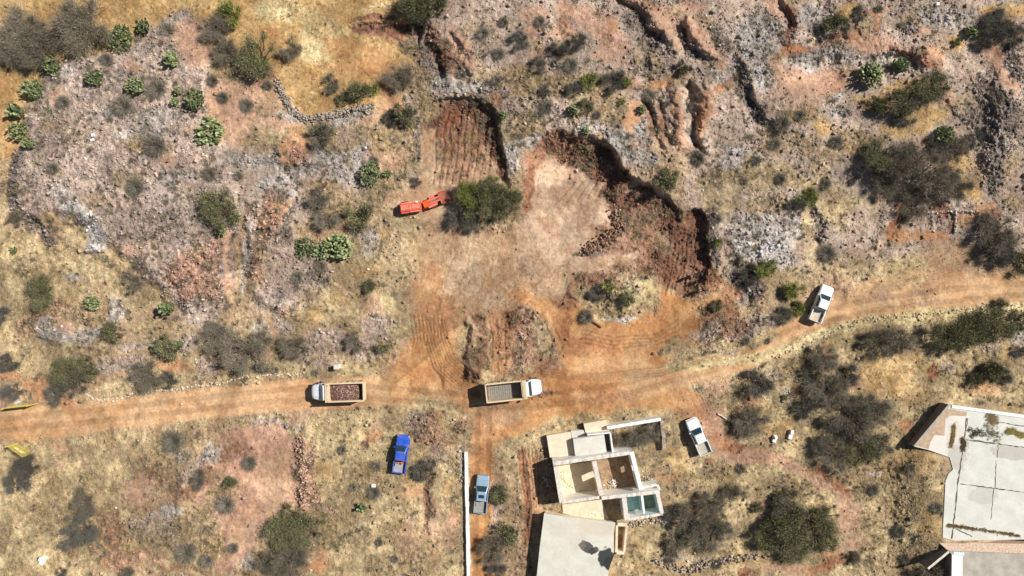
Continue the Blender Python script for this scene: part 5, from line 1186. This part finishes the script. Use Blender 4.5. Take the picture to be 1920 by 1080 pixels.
def board(lab, root_lab, x, y, sx, sy, colr):
    r0 = [q for q in bpy.data.objects if q.get('label') == root_lab][0]; bm = B(); bx(bm, -sx/2, sx/2, -sy/2, sy/2, 0, .05); o = bm_obj('plywood_board', bm, mat('plywood', colr, .8, var=.2, scale=5), None, .01)
    o.location = in_bed(r0, x, y, .68); o.rotation_euler.z = r0.rotation_euler.z + .12; tag(o, lab, 'board')
board('pale board lying in the bed of the white pickup on the right bend', 'white crew-cab pickup parked nose up at the bend of the right road', -1.9, .2, 1.0, .9, (196,180,156))

M_TRW = mat('truck_white', (236,238,240), .35, var=.05, coat=.4, dust=.35); M_BOXC = mat('cream_box_paint', (214,192,156), .7, var=.12, scale=2); M_BOXI = mat('worn_steel_bed', (140,132,120), .6, var=.22, scale=5)
M_CHS = mat('chassis_black', (40,38,36), .7)
def truck(lab, px, py, fx, fy, full, L_=7.5):
    g = ground(px, py, 1.6); rz = math.atan2(-fy, fx); root = empty('dump_truck', g, rz, lab, 'dump truck'); f = L_ / 2
    bm = B(); bx(bm, -f+.4, f-.5, -.42, .42, .75, 1.02); bm_obj('chassis', bm, M_CHS, root)
    # bonnet, narrowing and rounded to the front
    def rg(x, hw, zb, zt): return [(x,-hw,zb),(x,-hw,zt-.35),(x,-hw*.86,zt-.08),(x,-hw*.5,zt),(x,hw*.5,zt),(x,hw*.86,zt-.08),(x,hw,zt-.35),(x,hw,zb)]
    bm = B(); loft(bm, [rg(f-1.5,1.16,.7,1.95), rg(f-.9,1.12,.65,1.85), rg(f-.35,1.0,.65,1.72), rg(f-.08,.82,.7,1.55), rg(f,.6,.75,1.4)]); bm_obj('bonnet', bm, M_TRW, root, .02)
    bm = B(); loft(bm, [[(f-2.45,-1.15,.8),(f-2.45,1.15,.8),(f-1.45,1.15,.8),(f-1.45,-1.15,.8)], [(f-2.45,-1.15,1.95),(f-2.45,1.15,1.95),(f-1.36,1.12,1.95),(f-1.36,-1.12,1.95)], [(f-2.4,-1.03,2.62),(f-2.4,1.03,2.62),(f-1.82,1.0,2.62),(f-1.82,-1.0,2.62)], [(f-2.35,-.92,2.7),(f-2.35,.92,2.7),(f-1.9,.9,2.7),(f-1.9,-.9,2.7)]]); bm_obj('cab', bm, M_TRW, root, .03)
    bm = B(); quadp(bm, [(f-1.38,-1.02,2.0),(f-1.38,1.02,2.0),(f-1.78,.93,2.56),(f-1.78,-.93,2.56)], .03); bm_obj('windshield', bm, M_GLS, root)
    for s in (-1, 1):
        bm = B(); quadp(bm, [(f-2.3,s*1.135,2.02),(f-1.6,s*1.125,2.02),(f-1.85,s*1.04,2.5),(f-2.3,s*1.05,2.5)], .02); bm_obj('side_window', bm, M_GLS, root)
        bm = B(); bx(bm, f-1.5, f-1.38, s*1.42-.12, s*1.42+.12, 1.75, 2.25); bx(bm, f-1.46, f-1.42, min(s*1.1,s*1.32), max(s*1.1,s*1.32), 1.98, 2.02); bm_obj('mirror', bm, M_BLK, root, .01)
        bm = B(); bx(bm, f-.22, f-.06, s*.72-.14, s*.72+.14, 1.0, 1.2); bm_obj('headlight', bm, M_HL, root, .02)
        bm = B(); cyl(bm, (f-2.95, s*.95, .95), .3, .9, 'x', 14); bm_obj('fuel_tank', bm, M_CHR, root)
        wheel(root, f-1.0, s*1.02, .52, .32)
        for x in (-f+1.0, -f+2.25): wheel(root, x, s*.95, .52, .56)
        bm = B(); bx(bm, -f-.02, -f+.06, s*.9-.12, s*.9+.12, .95, 1.15); bm_obj('tail_light', bm, M_TLI, root)
    bm = B(); cyl(bm, (f-2.6, -.98, 2.2), .07, 1.4, 'z', 8); bm_obj('exhaust', bm, M_CHR, root)
    bm = B(); bx(bm, f-.02, f+.12, -1.1, 1.1, .55, .85); bm_obj('front_bumper', bm, M_CHR, root, .03)
    # tipper box: floor, flared sides with ribs, headboard canopy, tailgate
    x0, x1 = -f, f - 2.62
    bm = B(); bx(bm, x0+.1, x1-.1, -1.12, 1.12, 1.12, 1.3); bm_obj('box_floor', bm, M_BOXI, root)
    bm = B()
    for s in (-1, 1):
        bx(bm, x0, x1, min(s*1.14, s*1.26), max(s*1.14, s*1.26), 1.1, 2.62)
        bx(bm, x0, x1, min(s*1.12, s*1.31), max(s*1.12, s*1.31), 2.623, 2.70)
        for k in range(6):
            x = x0 + .2 + k * (x1 - x0 - .4) / 5; bx(bm, x-.05, x+.05, min(s*1.262, s*1.33), max(s*1.262, s*1.33), 1.15, 2.618)
    bm_obj('box_sides', bm, M_BOXC, root)
    bm = B(); bx(bm, x1-.12, x1-.003, -1.137, 1.137, 1.12, 2.76); bx(bm, x1, x1+(.42 if full else .55), -1.27, 1.27, 2.705, 2.80)
    for k in range(3): bx(bm, x1+.05+k*.15, x1+.09+k*.15, -1.2, 1.2, 2.803, 2.84)
    bm_obj('headboard', bm, M_BOXC, root)
    bm = B(); bx(bm, x0-.08, x0-.003, -1.25, 1.25, 1.1, 2.58); bx(bm, x0-.12, x0-.083, -1.2, 1.2, 1.7, 1.8); bx(bm, x0-.12, x0+.02, -1.3, 1.3, 2.585, 2.68); bm_obj('tailgate', bm, M_BOXC, root)
    if not full:
        bm = B()
        for k in range(16):
            x = x0 + .25 + k * (x1 - x0 - .5) / 15; bx(bm, x-.04, x+.04, -1.05, 1.05, 1.302, 1.345)
        bm_obj('floor_ribs', bm, M_BOXI, root)
    return root, x0, x1
t1, a0, a1 = truck('dump truck heading left on the road with a full load of brown soil', 633.5, 734, -1, .035, True, 7.3)
t2, b0, b1 = truck('empty dump truck heading right on the road with an open cream box', 964, 730.5, 1, -.105, False, 7.5)
# load of soil: heaped surface of clods
nX, nY = 46, 24; xs = np.linspace(a0+.5, a1-.135, nX); ys = np.linspace(-1.125, 1.125, nY); Xg, Yg = np.meshgrid(xs, ys)
xn = (Xg - a0) / (a1 - a0); Zg = 1.45 + .95 * np.sin(np.pi * np.clip(.08 + .72 * xn, 0, 1)) ** .8 * (1 - .35 * (Yg / 1.12) ** 2) + (rng.random(Xg.shape) - .5) * .16
vv = np.stack([Xg, Yg, Zg], -1).reshape(-1, 3); ii = np.arange(nX * nY).reshape(nY, nX); ff = np.stack([ii[:-1, :-1], ii[:-1, 1:], ii[1:, 1:], ii[1:, :-1]], -1).reshape(-1, 4)
cc = lin((108,80,68)) * np.exp(rng.normal(0, .3, (len(vv), 1))); pl = rng.random(len(vv)) < .1; cc[pl] = lin((190,172,160))
# skirt so that the load is a closed body
o = link('soil_load', np_mesh('soil_load', vv, ff, 4, np.clip(cc, 0, .7)), vmat('load_soil', .95, 6, .3, .6)); sm = o.modifiers.new('depth', 'SOLIDIFY'); sm.thickness = .25; sm.offset = -1
o.location = t1.location; o.rotation_euler = t1.rotation_euler; tag(o, 'brown clods of soil heaped in the box of the dump truck heading left', 'soil load')

# underground-mine loader: articulated, low, orange
M_OR = mat('loader_orange', (230,84,52), .5, var=.14, scale=3, dust=.4); M_OR2 = mat('loader_orange_dusty', (228,120,98), .65, var=.14, scale=3, dust=.45); M_ORH = mat('loader_hood', (244,92,40), .45, var=.06)
g = ground(789, 386, .9); root = empty('mine_loader', g, math.atan2(.13, 1), 'orange articulated mine loader with a broad bucket beside the big green tree', 'loader')
def rp(bm, vs, ang, piv): bmesh.ops.rotate(bm, verts=vs, cent=piv, matrix=Matrix.Rotation(ang, 3, 'Z'))
piv = Vector((.35, 0, 0)); AN = R(16); YS = .76
def ysc(bm): bmesh.ops.scale(bm, vec=(1, YS, 1), verts=bm.verts[:])
def rear(name, boxes, m, bev=.02):
    bm = B()
    for b_ in boxes: bx(bm, *b_)
    ysc(bm); return bm_obj(name, bm, m, root, bev)
rear('engine_body', [(-3.0,.12,-.72,.72,.5,1.35),(-3.1,-2.98,-.8,.8,.45,1.1)], M_OR)
rear('engine_cover', [(-2.9,-1.75,-.5,.5,1.352,1.5)], M_OR2); rear('engine_cover', [(-1.68,-1.3,-.55,.4,1.354,1.46)], M_OR2); rear('engine_cover', [(-1.25,-.15,-.5,.42,1.356,1.48)], M_OR2)
rear('side_tank', [(-1.7,.0,-1.02,-.725,.5,1.22)], M_OR2); rear('side_tank', [(-2.8,-1.0,.725,1.0,.5,1.2)], M_OR2)
rear('mudguard', [(-3.0,-1.75,-1.08,-.725,1.02,1.12)], M_OR); rear('operator_seat', [(-.7,-.3,.725,.98,.6,1.15)], M_BLK); rear('exhaust_box', [(-.62,-.3,.62,.95,1.36,1.62)], M_SGN)
rear('radiator_grille', [(-3.16,-3.102,-.6,.6,.55,1.05)], M_BLK)
for s in (-1, 1): wheel(root, -2.3, s*.74, .55, .34)
bm = B(); cyl(bm, (.2, 0, .75), .3, .8, 'z', 14); bm_obj('articulation_joint', bm, M_CHS, root)
def front(name, boxes, m, bev=.02):
    bm = B()
    for b_ in boxes: bx(bm, *b_)
    ysc(bm); rp(bm, bm.verts[:], AN, piv); return bm_obj(name, bm, m, root, bev)
front('front_frame', [(.32,2.5,-.62,.62,.5,1.15)], M_OR); front('hood', [(.42,1.35,-.55,.62,1.152,1.42)], M_ORH)
front('boom_arm', [(1.4,3.0,-.45,-.2,1.15,1.4)], M_OR2); front('boom_arm', [(1.4,3.0,.2,.45,1.15,1.4)], M_OR2); front('tilt_cylinder', [(1.5,2.9,-.09,.09,1.3,1.46)], M_CHR)
front('mudguard', [(1.0,2.4,-1.0,-.63,1.1,1.2)], M_OR2); front('mudguard', [(1.5,2.4,.63,1.0,1.1,1.2)], M_OR2)
for s in (-1, 1):
    bm = B(); cyl(bm, (1.75, s*.88, .55), .55, .38, 'y', 20); ysc(bm); rp(bm, bm.verts[:], AN, piv); w_ = bm_obj('wheel', bm, M_TYR, root, .02)
    bm = B(); cyl(bm, (1.75, s*1.04, .55), .32, .09, 'y', 12); ysc(bm); rp(bm, bm.verts[:], AN, piv); bm_obj('rim', bm, M_OR, w_)
bm = B(); prof = [(3.0,.25),(2.95,.9),(3.05,1.25),(3.15,1.3),(3.1,.9),(3.15,.42),(4.45,.30),(4.45,.22)]
a = [bm.verts.new((x, -1.15, z)) for x, z in prof]; b_ = [bm.verts.new((x, 1.15, z)) for x, z in prof]; n = len(prof)
for i in range(n): bm.faces.new((a[i], a[(i+1) % n], b_[(i+1) % n], b_[i]))
bm.faces.new(a[::-1]); bm.faces.new(b_); ysc(bm)
rp(bm, bm.verts[:], AN, piv); bk = bm_obj('bucket', bm, mat('rusty_bucket', (150,92,70), .8, var=.3, scale=4), root)
bm = B()
for s in (-1, 1): quadp(bm, [(3.05,s*1.17,.25),(4.4,s*1.17,.24),(4.3,s*1.17,.5),(3.1,s*1.17,1.27)], .02)
bx(bm, 2.98, 3.12, -1.19, 1.19, 1.30, 1.38); bx(bm, 2.9, 2.975, -.7, .7, .4, 1.2); ysc(bm)
rp(bm, bm.verts[:], AN, piv); bm_obj('bucket_edge', bm, M_OR, root)

root.scale = (.93, .93, .95)
# ------------------------------------------------------------------ people: one skinned body each, clothes as children
M_SKIN = mat('skin', (150,104,78), .6, var=.05)
def skinmesh(name, verts, edges, rad, m, parent, rootv=0, lv=1):
    me = bpy.data.meshes.new(name); me.from_pydata(verts, edges, []); o = link(name, me, m, parent)
    md = o.modifiers.new('skin', 'SKIN'); md.use_smooth_shade = True
    for i, r_ in enumerate(rad): me.skin_vertices[0].data[i].radius = (r_, r_)
    me.skin_vertices[0].data[rootv].use_root = True
    s = o.modifiers.new('sub', 'SUBSURF'); s.levels = lv; s.render_levels = lv
    return o
def person(x, y, rz, lab, shirt, trouser, hat, pose=0):
    root = empty('person', ground(x, y), R(rz), lab, 'person', 'people standing at the furrowed cut')
    st = .13 + .05 * pose; sw = .10 * pose; ar = .12 + .2 * pose
    V_ = [(0,0,.95),(0,0,1.15),(0,0,1.36),(0,0,1.47),(.01,0,1.54),(.02,0,1.66),(.01,0,1.73)]; Ra = [.13,.12,.13,.055,.055,.09,.06]; E = [(0,1),(1,2),(2,3),(3,4),(4,5),(5,6)]
    sh, tr_ = [0,1,2], [0]; clo = {}
    for s in (-1, 1):
        n = len(V_); V_ += [(0,s*.10,.88),(.03+s*sw*.5,s*st*.8,.50),(s*sw,s*st,.10),(s*sw+.17,s*st,.04)]; Ra += [.085,.058,.042,.035]; E += [(0,n),(n,n+1),(n+1,n+2),(n+2,n+3)]
        n = len(V_); V_ += [(0,s*.19,1.40),(-.02,s*(.24+ar*.3),1.12),(.06+.1*pose,s*(.24+ar*.4),.88),(.08+.12*pose,s*(.24+ar*.4),.80)]; Ra += [.055,.042,.032,.028]; E += [(2,n),(n,n+1),(n+1,n+2),(n+2,n+3)]
        hx, hy, hzv = V_[n+3]
        for k, (dx, ln_) in enumerate([(-.03,.065),(-.01,.08),(.012,.085),(.032,.075)]):
            m_ = len(V_); V_ += [(hx+dx,hy+s*.004,hzv-.035),(hx+dx*1.2+.012,hy-s*.008,hzv-.035-ln_)]; Ra += [.009,.007]; E += [(n+3,m_),(m_,m_+1)]
        m_ = len(V_); V_ += [(hx+.035,hy-s*.02,hzv+.0),(hx+.055,hy-s*.035,hzv-.045)]; Ra += [.010,.008]; E += [(n+3,m_),(m_,m_+1)]
    skinmesh('body', V_, E, Ra, M_SKIN, root)
    Vs = [(0,0,.92),(0,0,1.15),(0,0,1.37),(0,0,1.44)]; Rs = [.15,.145,.155,.08]; Es = [(0,1),(1,2),(2,3)]
    for s in (-1, 1):
        n = len(Vs); Vs += [(0,s*.19,1.40),(-.02,s*(.24+ar*.3),1.12),(.04+.08*pose,s*(.24+ar*.38),.94)]; Rs += [.075,.06,.05]; Es += [(2,n),(n,n+1),(n+1,n+2)]
    skinmesh('shirt', Vs, Es, Rs, mat('shirt', shirt, .85, var=.08), root)
    Vt = [(0,0,.97)]; Rt = [.15]; Et = []
    for s in (-1, 1):
        n = len(Vt); Vt += [(0,s*.10,.86),(.03+s*sw*.5,s*st*.8,.50),(s*sw,s*st,.12)]; Rt += [.105,.078,.062]; Et += [(0,n),(n,n+1),(n+1,n+2)]
    skinmesh('trousers', Vt, Et, Rt, mat('trousers', trouser, .9, var=.08), root)
    bm = B(); cyl(bm, (.015, 0, 1.79), .10, .11, 'z', 14, .085); cyl(bm, (.03, 0, 1.737), .17, .018, 'z', 16); bm_obj('hat', bm, mat('hat', hat, .8), root)
    bm = B()
    for s in (-1, 1): bmesh.ops.create_icosphere(bm, subdivisions=1, radius=.012, matrix=Matrix.Translation((.105, s*.033, 1.665)))
    bm_obj('eyes', bm, M_BLK, root)
    for s in (-1, 1):
        bm = B(); bx(bm, s*sw-.08, s*sw+.2, s*st-.05, s*st+.05, .0, .09); bm_obj('shoe', bm, M_BLK, root, .02)
person(1310, 514, 200, 'person in dark clothes standing farthest up in the small group', (58,60,64), (50,48,46), (70,66,60), .6)
person(1291, 519, 160, 'person in a blue shirt, leftmost of the small group', (64,86,150), (52,54,66), (150,128,96), .2)
person(1321, 523, 185, 'person in a dark red shirt, rightmost of the small group', (130,40,34), (60,52,48), (120,84,60), .8)
person(1315, 544, 210, 'person in dark clothes standing lowest in the small group', (66,44,44), (46,42,42), (60,50,46), .3)
